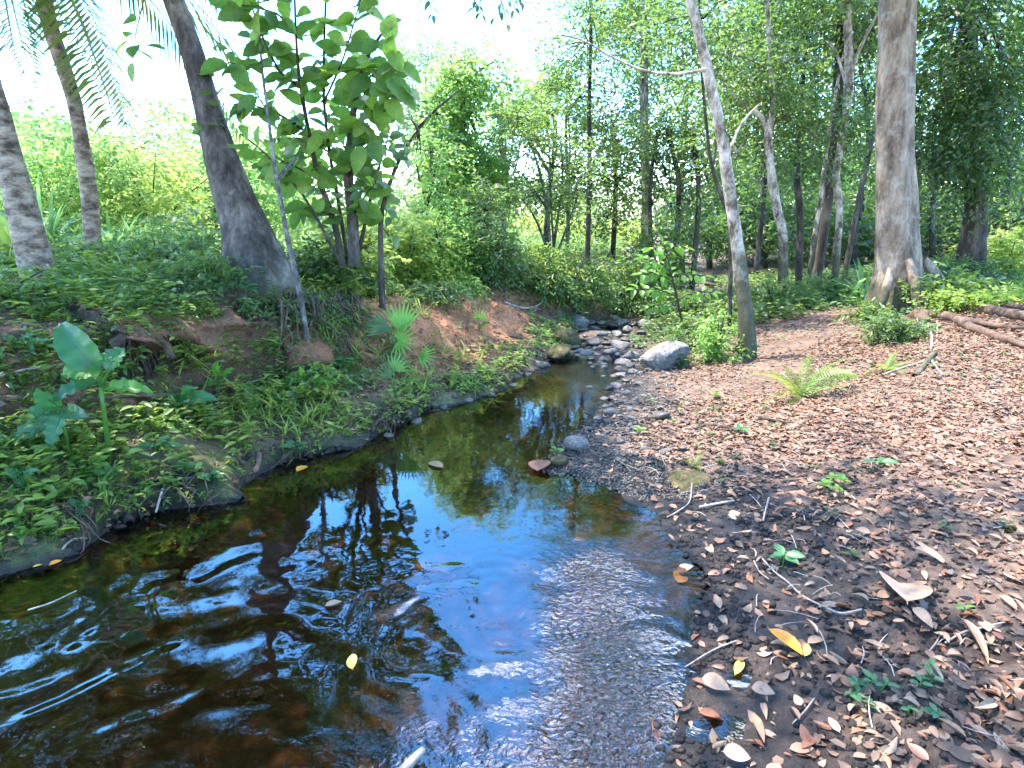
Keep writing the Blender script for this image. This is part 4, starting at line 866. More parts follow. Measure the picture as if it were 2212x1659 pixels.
for x0, y0, x1, y1 in [(1466, 560, 1458, 600), (1462, 575, 1482, 590), (1440, 615, 1400, 640)]: pass
sprig('hanging_sprig', 'small sprig of oval leaves hanging against the white sky left of the leaning tree', 'leafy twig',
      [[(330, -60, 3.8, 2), (305, 20, 3.8, 2), (290, 90, 3.8, 1), (288, 130, 3.8, 1)], [(296, 70, 3.8, 1), (280, 85, 3.8, 1)], [(292, 95, 3.8, 1), (310, 98, 3.8, 1)]], big_leaves[:2], .16, .13, hang=.3, maxn=10)
ch = [[(860, -60, 5.0, 4), (900, -20, 5, 3), (930, 0, 5, 2), (935, 30, 5, 1)], [(1000, -60, 5.2, 4), (1020, -10, 5.2, 3), (1040, 30, 5.2, 1)], [(1060, -60, 5.2, 4), (1080, -10, 5.2, 3), (1095, 50, 5.2, 1)], [(1130, -60, 5.2, 4), (1120, -20, 5.2, 3), (1110, 20, 5.2, 1)],
      [(1045, 0, 5.2, 1), (1020, 20, 5.2, 1)], [(1090, 10, 5.2, 1), (1070, 40, 5.2, 1)], [(1095, 0, 5.2, 1), (1140, 5, 5.2, 1)]]
sprig('hanging_branch', 'dark leafy branch ends hanging into the top of the white sky gap', 'leafy branch', ch, vine_leaves, .045, .075, hang=.5, maxn=130)

# palm fronds of the slim palm
def frond_mesh(name, mat, n=26, wl=.34, ww=.035, droop=.5):
    V, F, r_ = [], [], []
    o = 0
    mid = [A([f, 0, .12 * f - droop * f * f]) for f in np.linspace(0, 1, n)]
    for i in range(n):
        f = i / (n - 1); wd = .012 * (1 - .8 * f); V += [mid[i] + A([0, -wd, 0]), mid[i] + A([0, wd, 0])]
        if i: F.append((2 * i - 2, 2 * i - 1, 2 * i + 1, 2 * i))
    for i in range(3, n):
        f = i / (n - 1); l_ = wl * math.sin(math.pi * (.12 + .8 * f)) ** .7
        for s in (-1, 1):
            b = mid[i]; d = norm(A([[.55, s, -.35 + .2 * rng.normal()]]))[0]; q = norm(np.cross(d, A([0, 0, 1.]))[None])[0] * ww * .5
            k = len(V); m_ = b + d * l_ * .45; e_ = b + d * l_ + A([0, 0, -.35 * l_])
            V += [b, m_ - q, m_ + q, e_]; F.append((k, k + 1, k + 3, k + 2))
    return mesh_np(name, A(V), A(F), M[mat], False, rng.random(len(F)))
pf = [frond_mesh('palm_frond', 'lf_frond', 54, .24, .013, d_) for d_ in (.45, .75, 1.0)]
top = PP2[-1]
palm2.name = 'palm_tree.001'
for k in range(22):
    a_ = k * 2.4 + rng.random() * .3; el = .8 - 1.0 * rng.random()
    put('frond', pf[k % 3], palm2, top, A([math.cos(a_), math.sin(a_), el]), A([0, 0, 1.]), 1.75 + .5 * rng.random(), 1.)
for x1, y1, Y in [(255, 190, 4.9), (305, 215, 5.6), (40, 110, 5.2), (20, 60, 4.6)]:
    e_ = at(x1, y1, Y); d = e_ - top; put('frond', pf[0], palm2, top, d + A([0, 0, .55]), A([0, 0, 1.]), np.linalg.norm(d) * 1.0)

# ------------------------------------------------------------------ broad-leaved plant at the left
def broad_leaf(parent, p0, p1, width, mat, nrm=(0, -.3, 1), bend=.12, name='leaf', stalk=None):
    p0, p1 = A(p0), A(p1); d = p1 - p0; ln = np.linalg.norm(d); X_ = d / ln
    Z_ = A(nrm, float); Z_ = Z_ - X_ * Z_.dot(X_); Z_ /= np.linalg.norm(Z_); Yv = np.cross(Z_, X_)
    V, F = [], []; n = 14
    for i in range(n + 1):
        f = i / n; hw = width * .5 * (math.sin(math.pi * min(1, .04 + .96 * f) ** .85) ** .55 if 0 < i < n else .03)
        c = p0 + d * f + Z_ * (bend * ln * math.sin(math.pi * f))
        for j, s in enumerate((-1, -.5, 0, .5, 1)):
            wv = .012 * math.sin(i * 1.9 + s * 3) * abs(s)
            V.append(c + Yv * hw * s + Z_ * (abs(s) * hw * .28 + wv - (.004 if s == 0 else 0)))
        if i:
            a_ = 5 * (i - 1); b_ = 5 * i
            F += [(a_ + j, a_ + j + 1, b_ + j + 1, b_ + j) for j in range(4)]
    o = link(name, mesh_np(name, A(V), A(F), M[mat], True), parent); o.location = -parent.location
    if stalk is not None:
        V, F = tube_np([stalk, (A(stalk) + p0) / 2 + A([0, 0, .03]), p0, p0 + d * .5 + Z_ * bend * ln], [.009, .007, .005, .002], seg=6, rings=12)
        o2 = link('stalk', mesh_np('stalk', V, F, M['lf_palm'], True), parent); o2.location = -parent.location
    return o
pb = ground(236, 985); Yp = pb[1]
bp = thing('broad_leaved_plant', 'broad leaved plant with one upright paddle leaf at the water side of the left slope', 'plant', pb)
hub = at(218, 835, Yp)
tube_obj('stem', bp, [pb - A([0, 0, .05]), at(228, 920, Yp), hub], [.013, .012, .010], 'lf_palm', seg=8)
for x0, y0, x1, y1, w, m_, nr, dy in [(213, 800, 128, 698, .17, 'lf_banana', (.3, -1, .3), .05), (220, 800, 132, 808, .13, 'lf_banana_b', (0, -.7, .7), -.05), (212, 822, 112, 868, .085, 'lf_banana', (0, -.7, .7), -.12),
                                      (226, 838, 330, 848, .08, 'lf_banana_b', (0, -.6, .8), -.05), (232, 800, 268, 752, .12, 'lf_banana', (0, -.8, .5), .08), (260, 790, 222, 775, .05, 'lf_banana', (0, -.3, 1), -.05)]:
    broad_leaf(bp, at(x0, y0, Yp), at(x1, y1, Yp + dy), w, m_, nr, stalk=hub)
pb2 = ground(150, 985); bp2 = thing('broad_leaved_plant', 'low plant with drooping pointed leaves at the left edge above the mossy slope', 'plant', pb2)
Yq = pb2[1]; hub2 = at(128, 895, Yq)
tube_obj('stem', bp2, [pb2 - A([0, 0, .05]), at(140, 930, Yq), hub2], [.010, .009, .008], 'lf_palm', seg=8)
for x0, y0, x1, y1, w, nr in [(125, 895, 18, 962, .09, (0, -.8, .5)), (135, 890, 110, 965, .10, (0, -.9, .3)), (128, 880, 78, 840, .10, (0, -.8, .5)), (140, 885, 190, 900, .08, (0, -.8, .5)), (120, 885, 60, 890, .08, (0, -.8, .5))]:
    broad_leaf(bp2, at(x0, y0, Yq), at(x1, y1, Yq - .08), w, 'lf_banana', nr, .05, stalk=hub2)
pb3 = ground(400, 890); bp3 = thing('broad_leaved_plant', 'plant with two long pointed leaves right of the upright paddle leaf', 'plant', pb3)
Yq = pb3[1]; h3 = at(385, 865, Yq)
tube_obj('stem', bp3, [pb3 - A([0, 0, .05]), at(390, 890, Yq), h3], [.008, .007, .006], 'lf_palm', seg=8)
for x0, y0, x1, y1, w, nr in [(385, 862, 468, 862, .10, (0, -.7, .7)), (385, 862, 330, 862, .07, (0, -.7, .7)), (390, 850, 420, 838, .06, (0, -.8, .6))]:
    broad_leaf(bp3, at(x0, y0, Yq), at(x1, y1, Yq - .08), w, 'lf_banana', nr, .08, stalk=h3)
for (x, y, lb, ls) in [(470, 830, 'single upright round leaf plant standing over the herbs of the left slope', [(472, 815, 470, 780, .08), (480, 820, 505, 795, .06), (465, 822, 450, 835, .05)]),
                       (655, 830, 'small plant with three light green pointed leaves near the root mat', [(660, 822, 700, 818, .05), (655, 822, 615, 826, .05), (658, 815, 648, 790, .05), (662, 826, 728, 828, .03)]),
                       (335, 970, 'small plant with narrow flat leaves low on the mossy slope', [(340, 962, 290, 968, .035), (345, 960, 395, 962, .035), (340, 960, 365, 945, .04)]),
                       (45, 1030, 'small plant low at the left edge of the mossy slope', [(45, 1030, 10, 1010, .05), (48, 1030, 85, 1015, .05), (46, 1030, 50, 1060, .04)]),
                       (175, 1100, 'little plant of three round leaves just above the water on the left', [(172, 1090, 150, 1078, .035), (174, 1095, 178, 1120, .04), (176, 1090, 195, 1085, .03)]),
                       (30, 730, 'low strap leaved plant at the left edge behind the paddle leaf', [(40, 740, 0, 725, .04), (40, 740, 75, 722, .04), (45, 745, 110, 735, .04), (35, 745, 10, 760, .04)])]:
    b = ground(x, y + 14); t = thing('small_plant', lb, 'plant', b); Yq = b[1]
    for x0, y0, x1, y1, w in ls: broad_leaf(t, at(x0, y0, Yq), at(x1, y1, Yq - .03), w * .9, 'lf_banana_b' if x in (470, 655) else 'lf_banana', (0, -.7, .7), .08, stalk=b)

# ------------------------------------------------------------------ fan palms
def fan(parent, hubp, d, nrm, r, nseg, spread, mat, foot, w=.045):
    X_ = norm(A(d, float)[None])[0]; Z_ = A(nrm, float); Z_ = norm((Z_ - X_ * Z_.dot(X_))[None])[0]; Yv = np.cross(Z_, X_); V, F = [], []
    for k in range(nseg):
        a_ = (k / (nseg - 1) - .5) * spread; dd = X_ * math.cos(a_) + Yv * math.sin(a_); s = -X_ * math.sin(a_) + Yv * math.cos(a_); l_ = r * (.85 + .15 * math.cos(a_)) * (.92 + .12 * rng.random())
        o = len(V)
        for i in range(7):
            f = i / 6; ww = w * r / .4 * math.sin(math.pi * (.06 + .9 * f) ** .75) * .5; q = hubp + dd * l_ * f - Z_ * .10 * r * f * f
            V += [q - s * ww, q + Z_ * ww * .7, q + s * ww]
            if i: a0, b0 = o + 3 * i - 3, o + 3 * i; F += [(a0, a0 + 1, b0 + 1, b0), (a0 + 1, a0 + 2, b0 + 2, b0 + 1)]
    o = link('frond', mesh_np('fan', A(V), A(F), M[mat], False, rng.random(len(F))), parent); o.location = -parent.location
    tube_obj('stalk', parent, [foot, (A(foot) + hubp) / 2 + A([0, 0, .02]), hubp], [.007, .006, .005], 'lf_palm', seg=6)
M['fan_b'] = leaf_mat('fan_bright', [(.10, .24, .03), (.14, .3, .05)], (.45, .75, .10), .5)
fb = ground(868, 812); Yf = fb[1]
fp = thing('fan_palm', 'young fan palm with a tall bright ribbed fan on the clay slope', 'fan palm', fb)
fan(fp, at(866, 715, Yf), A([.05, .1, 1]), A([0, -1, .2]), .26, 10, 1.5, 'fan_b', fb)
fan(fp, at(862, 735, Yf - .1), A([.7, -.3, .2]), A([0, -.8, .6]), .20, 13, 4.4, 'fan_b', fb)
fan(fp, at(845, 712, Yf + .05), A([-.9, 0, .35]), A([0, -.7, .7]), .26, 9, 1.3, 'lf_blue', fb)
fan(fp, at(905, 770, Yf - .05), A([.8, -.2, .1]), A([0, -.7, .7]), .17, 9, 2.2, 'fan_b', fb)
fb2 = ground(1035, 715); Yf = fb2[1]
fp2 = thing('fan_palm', 'small bright fan palm seedling on top of the clay slope right of the taller one', 'fan palm', fb2)
fan(fp2, at(1035, 690, Yf), A([.05, 0, 1]), A([0, -.9, .4]), .14, 9, 2.6, 'fan_b', fb2); fan(fp2, at(1040, 700, Yf), A([.6, -.3, .2]), A([0, -.7, .7]), .13, 8, 2.6, 'lf_palm', fb2)
fb3 = ground(858, 870); Yf = fb3[1]
fp3 = thing('fan_palm', 'dark green low fan palm at the foot of the clay slope', 'fan palm', fb3)
fan(fp3, at(850, 800, Yf), A([.5, 0, .8]), A([0, -.9, .4]), .17, 8, 2.0, 'lf_palm', fb3); fan(fp3, at(845, 815, Yf), A([-.5, 0, .6]), A([0, -.9, .4]), .15, 7, 1.8, 'lf_blue', fb3)

# ------------------------------------------------------------------ ferns
def fern_mesh(n=24, droop=.55):
    V, F = [], []; mid = [A([f, 0, .45 * f - (droop + .3) * f * f]) for f in np.linspace(0, 1, n)]
    for i in range(n):
        wd = .009 * (1 - .7 * i / n); V += [mid[i] + A([0, -wd, 0]), mid[i] + A([0, wd, 0])]
        if i: F.append((2 * i - 2, 2 * i - 1, 2 * i + 1, 2 * i))
    for i in range(2, n):
        f = i / (n - 1); l_ = .24 * math.sin(math.pi * (.18 + .8 * f)) ** .8
        for s in (-1, 1):
            prev = None; d = norm(A([[.4, s, -.12]]))[0]; q = A([.026, 0, 0])
            for j in range(4):    # lobed pinna
                g = j / 3; c = mid[i] + d * l_ * g + A([0, 0, -.12 * l_ * g * g]); ww = q * (1 - g) ** .6 * (1.15 if j % 2 else .8); k = len(V); V += [c - ww * .5, c + ww * .5]
                if prev is not None: F.append((prev, prev + 1, k + 1, k))
                prev = k
    return mesh_np('fern_frond', A(V), A(F), M['fern'], False, rng.random(len(F)))
fr = [fern_mesh(24, .35), fern_mesh(24, .6)]
def fern(label, x, y, tips, Lf=None, extra=0, group=None, up=.25):
    b = ground(x, y); t = thing('fern', label, 'fern', b, group)
    for k, (x1, y1, dY) in enumerate(tips):
        e_ = at(x1, y1, b[1] + dY); d = e_ - b; ln = np.linalg.norm(d); put('frond', fr[k % 2], t, b + A([0, 0, .01]), d + A([0, 0, .05 * rng.normal()]), A([0, 0, 1.]) + .3 * rng.normal(size=3), ln * rng.uniform(.75, 1.0), rng.uniform(.6, 1))
    for k in range(extra):
        a_ = rng.random() * 6.28; put('frond', fr[k % 2], t, b, A([math.cos(a_), math.sin(a_), .55]), A([0, 0, 1.]), (Lf or .3) * (.8 + .4 * rng.random()))
    return t
fern('large yellow green fern with long arching fronds on the leaf strewn slope', 1728, 862, [(1610, 800, -.05), (1640, 835, -.15), (1700, 760, .1), (1750, 752, .15), (1838, 762, .15), (1900, 758, .2), (1850, 828, -.05), (1770, 920, -.25), (1690, 880, -.2), (1830, 800, 0), (1655, 790, .1), (1800, 775, .1)], up=.3)
fern('small fern growing on the mossy rock beside the water', 1500, 1010, [(1470, 985, 0), (1530, 975, .05), (1525, 1005, -.05), (1478, 1000, -.03)], .12, 3)
fern('low fern in front of the buttressed tree roots', 1915, 800, [(1860, 775, 0), (1960, 775, .05), (1990, 790, 0), (1940, 745, .15)], .2, 5)
fern('fern under the undercut hollow on the left slope', 560, 760, [(520, 720, .1), (600, 725, .1), (545, 700, .1), (500, 760, 0), (620, 770, -.05)], .2, 5)
fern('pale compound leaved plant in front of the hollow stump on the left slope', 380, 735, [(350, 700, .05), (410, 695, .05), (425, 725, 0), (345, 745, -.03)], .15, 3)
fern('arching fern with silvery leaflets above the dark hollow at left', 410, 800, [(500, 735, .1), (355, 790, 0), (330, 825, -.05), (470, 800, 0)], .2, 3)

# ------------------------------------------------------------------ stones
def rock_mesh(seed, mat, flat=.6, ang=0., sub=3):
    import bmesh
    bm = bmesh.new(); bmesh.ops.create_icosphere(bm, subdivisions=sub, radius=1)
    co = A([v.co[:] for v in bm.verts]); r_ = np.random.default_rng(seed); sc = A([1, .72 + .25 * r_.random(), flat])
    n_ = vn3(co * 1.1 + seed * 7.7, 1) * .55 + vn3(co * 2.6 + seed, 2) * .2 + vn3(co * 7 + seed, 3) * .05
    co2 = co * (.68 + n_)[:, None]
    if ang:
        for k in range(7):   # cut a few flat faces
            pn = norm(r_.normal(size=(1, 3)))[0]; h_ = .55 + .25 * r_.random(); dd = co2 @ pn - h_; co2 = np.where(dd[:, None] > 0, co2 - pn * dd[:, None] * ang, co2)
    co2 = co2 * sc
    for v, c in zip(bm.verts, co2): v.co = c
    me = bpy.data.meshes.new('stone'); bm.to_mesh(me); bm.free(); me.materials.append(M[mat]); me.polygons.foreach_set('use_smooth', np.ones(len(me.polygons), bool)); return me
RM = [rock_mesh(i, 'stone' if i % 3 else 'stone_wet', .45 + .12 * (i % 3), .8 if i % 2 else .4) for i in range(9)]
def rock(label, x, y, wpx, me, name='stone', cat='stone', group=None, rot=None, sz=1., sink=.25, sy=1.):
    b = ground(x, y); s = wpx / 2 / FPX * np.linalg.norm(b - A([0, 0, CAM_H])); b[2] = max(b[2], -.012)
    o = link(name, me); o.location = b + A([0, 0, s * .5 * sz * (1 - 2 * sink)]); o.scale = (s, s * sy, s * sz)
    o.rotation_euler = rot or (rng.normal() * .15, rng.normal() * .15, rng.random() * 6.28)
    tag(o, label, cat, group); return o
rock('large angular grey boulder tilted on the leafy bank near the riffle', 1432, 790, 96, rock_mesh(50, 'stone', .62, .95, 4), 'boulder', 'boulder', rot=(.1, -.38, .35), sz=1.0, sink=.1)
rock('darker mossy boulder hard against the right side of the grey one', 1478, 782, 42, rock_mesh(51, 'stone_moss', .6, .7), 'boulder', 'boulder')
rock('rounded olive brown mossy boulder at the head of the pool', 1222, 745, 62, rock_mesh(52, 'stone_moss', .75, .2, 4), 'boulder', 'boulder', sink=.1)
rock('flat orange brown rock slab at the edge of the pool below the mossy boulder', 1208, 768, 66, rock_mesh(53, 'stone_moss', .3, .3), 'boulder', 'boulder')
rock('lone rounded grey stone on the dark gravel beside the pool', 1247, 968, 56, rock_mesh(54, 'stone', .6, .2, 4), sink=.15)
rock('smaller round grey stone on the bar above the lone stone', 1318, 893, 30, rock_mesh(55, 'stone', .6, .2))
rock('half buried brown mossy rock with a fern on it', 1492, 1036, 110, rock_mesh(56, 'stone_moss', .42, .5, 4), 'boulder', 'boulder', sink=.62)
rock('flat mossy stone at the very tip of the gravel bar', 1205, 1000, 46, rock_mesh(57, 'stone_moss', .5, .3))
rock('dark flat stone lying among leaves above the gravel bar', 1425, 905, 44, rock_mesh(58, 'stone_wet', .4, .6))
rock('brown block of stone on the left waterline below the clay slope', 1170, 800, 40, rock_mesh(59, 'stone_wet', .5, .8))
rock('pale stone with a dark hollow under it at the top of the riffle', 1248, 700, 48, rock_mesh(60, 'stone', .6, .6))
0 and rock('brown earthy lump in the near right corner of the mud', 2110, 1590, 190, rock_mesh(61, 'root', .45, .1, 4), 'earth_mound', 'earth mound', sink=.25)
for i, (x, y, w) in enumerate([(1256, 716, 34), (1285, 712, 26), (1300, 724, 30), (1262, 738, 30), (1240, 752, 26), (1284, 742, 36), (1312, 744, 28), (1252, 762, 30), (1268, 766, 36), (1232, 770, 20), (1290, 768, 22), (1246, 778, 18), (1276, 782, 22), (1318, 764, 34), (1342, 752, 44), (1352, 738, 30),
                               (1334, 726, 34), (1356, 716, 30), (1322, 708, 30), (1300, 700, 28), (1342, 700, 36), (1366, 704, 30), (1276, 698, 22), (1330, 690, 26), (1355, 688, 24), (1360, 775, 46), (1348, 788, 40), (1336, 800, 24), (1310, 786, 16), (1296, 792, 14), (1374, 738, 34), (1386, 722, 26),
                               (1395, 706, 36), (1265, 728, 18), (1298, 752, 18), (1328, 740, 16), (1308, 734, 14), (1345, 768, 20), (1332, 776, 18), (1320, 754, 16), (1380, 752, 20), (1284, 756, 16), (1270, 752, 14), (1240, 738, 16), (1244, 724, 14), (1316, 720, 18), (1350, 726, 14)]):
    rock('grey rounded stone among the others of the riffle where the pool ends', x, y, w * .92, RM[i % 9], group='grey stones of the riffle', sz=.55 + .3 * rng.random(), sink=.12)
for i, (x, y, w) in enumerate([(1338, 812, 26), (1352, 826, 22), (1330, 838, 24), (1345, 850, 18), (1322, 862, 22), (1368, 806, 24), (1380, 830, 18), (1310, 878, 18), (1355, 872, 16), (1292, 905, 20), (1338, 900, 16), (1270, 928, 18), (1390, 856, 18), (1402, 800, 20), (1362, 792, 22), (1326, 822, 16), (1376, 780, 20)]):
    rock('small flat stone strung along the right edge of the water below the riffle', x, y, w, RM[(i * 2 + 1) % 9], group='flat stones along the right water edge', sz=.5 + .3 * rng.random(), sink=.15)
for i in range(60):
    x, y = rng.uniform(1260, 1480), rng.uniform(780, 1010)
    rock('little dark pebble half sunk in the gravel bar', x, y, rng.uniform(9, 20), RM[i % 9], 'pebble', 'pebble', group='pebbles of the gravel bar', sink=.2)
for i, (x, y, w) in enumerate([(1010, 872, 34), (960, 890, 28), (1060, 856, 26), (900, 925, 30), (840, 955, 26), (1110, 838, 24), (1140, 818, 20)]):
    rock('dark wet stone in the low cut edge of the left waterline', x, y, w, RM[(i * 3) % 9], group='wet stones along the left waterline', sink=.35)
# gravel too small to pick apart
n = 5200
xs, ys = rng.uniform(1170, 1520, n * 2), rng.uniform(695, 1075, n * 2)
pts = A([onz(a_, b_, .02) for a_, b_ in zip(xs, ys)]); h_, ins_, lf_, d_, p_ = hfull(pts[:, 0], pts[:, 1]); m = (~ins_ | (d_ < .12) | (pts[:, 1] > 6.3)) & (~lf_) & (d_ < .8) & (rng.random(len(d_)) < np.clip(1.1 - d_ / .7, 0, 1)); pts = pts[m]; h_ = h_[m]
n = len(pts); s = rng.uniform(.004, .014, n) * (.6 + pts[:, 1] / 8)
ov = A([(1, 0, 0), (-1, 0, 0), (0, 1, 0), (0, -1, 0), (0, 0, .6), (0, 0, -.6)], float); of = A([(0, 2, 4), (2, 1, 4), (1, 3, 4), (3, 0, 4), (2, 0, 5), (1, 2, 5), (3, 1, 5), (0, 3, 5)])
V = ov[None] * (s[:, None, None] * rng.uniform(.6, 1.3, (n, 1, 3))); an = rng.random(n) * 6.28; c_, s_ = np.cos(an)[:, None], np.sin(an)[:, None]
V = np.stack([V[..., 0] * c_ - V[..., 1] * s_, V[..., 0] * s_ + V[..., 1] * c_, V[..., 2]], -1) + np.stack([pts[:, 0], pts[:, 1], h_ + s * .2], -1)[:, None]
tag(link('gravel', mesh_np('gravel', V.reshape(-1, 3), (of[None] + np.arange(n)[:, None, None] * 6).reshape(-1, 3), M['stone_wet'], False)), 'fine dark gravel on the bar', None, kind='stuff')

# ------------------------------------------------------------------ roots, twigs, logs
def ray_path(pts, lift=.01):
    out = []
    for p in pts: q = ground(p[0], p[1]); q[2] += lift + (p[2] if len(p) > 2 else 0); out.append(q)
    return out
def ray_wpx(p): return pxr(1, p)
# hanging roots of the undercut (parts of the leaning tree)
for k in range(74):
    x = rng.uniform(585, 800); b = ground(min(x, 775), rng.uniform(628, 668)); b = b + A([.16, -.24, .02]) if x < 745 else b + A([.03, -.05, .02])
    ln = rng.uniform(.18, .62) * (1 if x < 760 else .6); P = [b + A([-.05, .12, .03])]
    drift = rng.normal(size=2) * .16
    for i in range(1, 6):
        f = i / 5; P.append(b + A([drift[0] * f + .03 * rng.normal(), drift[1] * f - .05 * f + .03 * rng.normal(), -ln * f]))
    tube_obj('root', lean_tree, P, [.008 + .006 * rng.random()] + [.006 + .003 * rng.random()] * 3 + [.003, .002], 'root' if rng.random() < .7 else 'bark_grey', seg=5, rings=14)
for pts, w in [([(585, 600), (640, 592), (700, 598), (770, 612), (830, 640)], 44), ([(520, 610), (500, 625), (470, 640)], 30), ([(600, 620), (640, 640), (680, 655), (740, 662)], 16), ([(560, 622), (575, 640), (560, 655), (520, 660)], 10), ([(700, 620), (715, 660), (700, 690), (650, 705)], 7), ([(800, 620), (812, 645), (790, 665), (740, 672)], 6)]:
    P = ray_path(pts, .02); tube_obj('root', lean_tree, P, [w * ray_wpx(p) * f for p, f in zip(P, np.linspace(1, .35, len(P)))], 'bark_grey' if w > 20 else 'root', seg=12, rough=.25)
# fibrous mat of fine roots beside the clay
rm = thing('root_mat', 'tangled brown mat of fine roots hanging beside the clay slope', 'roots', ground(748, 770)); parts = []
for k in range(150):
    x, y = rng.uniform(722, 800), rng.uniform(690, 760); b = ground(x, y); P = [b + A([0, -.02, .02])]
    for i in range(1, 5): P.append(P[-1] + A([.035 * rng.normal(), -.015 + .02 * rng.normal(), -.045]))
    parts.append(tube_np(P, [.004, .004, .003, .002, .0015], seg=4, rings=9))
V, F = join(parts); o = link('fine_roots', mesh_np('roots', V, F, M['root'], True), rm, kind='stuff'); o.location = -rm.location
def twig(label, pts, w0, w1, mat='twig', name='twig', cat='twig', group=None, lift=.012, rough=.12):
    P = ray_path(pts, lift); t = tube_np(P, [max(.002, (w0 + (w1 - w0) * i / (len(P) - 1)) * ray_wpx(p) * .75) for i, p in enumerate(P)], seg=7, rings=max(10, len(P) * 5), rough=rough)
    o = link(name, mesh_np(name, t[0], t[1], M[mat], True)); return tag(o, label, cat, group)
twig('long white curved twig lying on the dark mud with a forked end', [(1646, 1212), (1672, 1240), (1700, 1262), (1730, 1290), (1770, 1312), (1815, 1330), (1860, 1322)], 5, 8)
twig('short pale twig beside the forked end of the white curved twig', [(1628, 1216), (1640, 1240), (1660, 1256)], 3, 4)
twig('thin dark bent twig reaching from the mud into the water', [(1590, 1390), (1540, 1410), (1490, 1440), (1455, 1462)], 6, 3)
twig('hooked pale twig standing by the waterline', [(1440, 1122), (1470, 1105), (1490, 1085), (1494, 1045)], 4, 3)
twig('small broken stick lying by the hooked twig', [(1510, 1100), (1550, 1092), (1585, 1086)], 8, 7)
twig('bent purplish twig in the mud below the orange leaf', [(1758, 1515), (1735, 1545), (1710, 1570)], 6, 4)
twig('short upright pale stick among leaves right of the green clover', [(1660, 1080), (1652, 1110), (1648, 1130)], 6, 5)
twig('curved tan stick among leaves at the right of the white twig', [(2040, 1395), (2080, 1372), (2120, 1362), (2170, 1350)], 8, 6)
twig('diagonal stick under the leaf pile right of the white twig', [(2000, 1420), (2020, 1395), (2032, 1372)], 6, 5)
twig('broken pale branch stub lying on the litter below the buttressed tree', [(1975, 815), (1990, 800), (2012, 772), (2020, 765)], 20, 18, 'bark_pale', 'log', 'branch')
twig('long thin stick leading to the broken branch stub', [(1905, 812), (1940, 800), (1980, 788), (2010, 776)], 8, 7)
twig('dark half buried stick under the large fern', [(1640, 905), (1690, 915), (1740, 918)], 12, 6, 'bark_dark')
twig('dark stick lying along the litter left of the fern', [(1500, 930), (1540, 920), (1600, 935)], 8, 6, 'bark_dark')
twig('thin root like stick dropping in front of the buttressed tree', [(2000, 690), (2012, 730), (2010, 775), (2035, 812)], 8, 7, 'twig')
twig('straight short upright stick beside it at the buttressed tree', [(2022, 680), (2024, 710), (2024, 740)], 6, 5, 'twig')
twig('long mossy log lying across the left slope under the paddle leaf plant', [(0, 872), (100, 868), (215, 872), (300, 862), (400, 872)], 26, 14, 'root', 'log', 'log', lift=.03, rough=.25)
twig('thin branch along the left edge above the log', [(0, 818), (60, 802), (120, 792)], 12, 8, 'twig')
twig('silvery thin branch low at the left edge', [(0, 866), (45, 858), (90, 852)], 9, 6, 'bark_speck')
twig('rotten brown log bulge on the left slope behind the paddle leaf', [(245, 745), (300, 738), (350, 752), (372, 790)], 46, 30, 'root', 'log', 'log', lift=.05, rough=.3)
twig('curved root loop at the left waterline', [(130, 1210), (145, 1180), (165, 1168), (190, 1172)], 9, 6, 'twig')
twig('bunch root reaching from the left slope into the water', [(560, 985), (556, 1015), (535, 1050), (500, 1085)], 22, 8, 'root', 'root', 'root', rough=.3)
twig('pale split stick leaning out of the left waterline', [(352, 1060), (345, 1085), (338, 1112)], 9, 7)
twig('thin straw coloured stem on the mossy slope', [(250, 1000), (240, 1040), (232, 1080)], 4, 3)
twig('curved bleached root along the top of the clay at the bank bend', [(1090, 655), (1130, 668), (1160, 662), (1180, 645)], 7, 5, 'twig')
twig('bent grey branch hanging in the dark hollow at the stream bend', [(1260, 590), (1290, 578), (1310, 560), (1318, 535)], 7, 5, 'twig', lift=.1)
for i, (x, y) in enumerate([(1330, 520), (1340, 560)]): pass
for k, (pts, w, lb) in enumerate([([(2005, 640), (2060, 612), (2130, 625), (2212, 648), (2300, 670)], 44, 0), ([(2000, 668), (2060, 668), (2130, 676), (2212, 690), (2300, 705)], 30, 1), ([(1990, 688), (2050, 690), (2110, 720), (2212, 755), (2290, 790)], 22, 1), ([(2050, 655), (2120, 660), (2212, 672)], 18, 1),
                              ([(1975, 660), (1985, 690), (2000, 700)], 30, 2), ([(2030, 690), (2100, 700), (2160, 712), (2240, 716)], 15, 1), ([(2020, 640), (2080, 640), (2150, 650), (2230, 655)], 14, 1), ([(1890, 660), (1870, 672), (1850, 690)], 14, 1)]):
    P = ray_path(pts, .03); tube_obj('root', big, P, [1.5 * w * ray_wpx(p) * f for p, f in zip(P, np.linspace(1, .5, len(P)))], 'root', seg=12, rough=.35)
# white ridge roots of the buttressed tree
for pts, Rr in [([(1962, 560, -.12), (1975, 610, -.26), (1984, 655, -.42), (1990, 690, -.5)], [.05, .07, .075, .06]), ([(1995, 560, 0), (2018, 590, -.05), (2034, 620, -.08), (2036, 660, -.1)], [.05, .075, .085, .06]),
                ([(1925, 580, -.15), (1912, 630, -.25), (1900, 668, -.35)], [.05, .07, .05])]:
    tube_obj('root', big, [at(x, y, 6.75 + dY) for x, y, dY in pts], A(Rr) * .8, 'bark_big', seg=14, rough=.25)

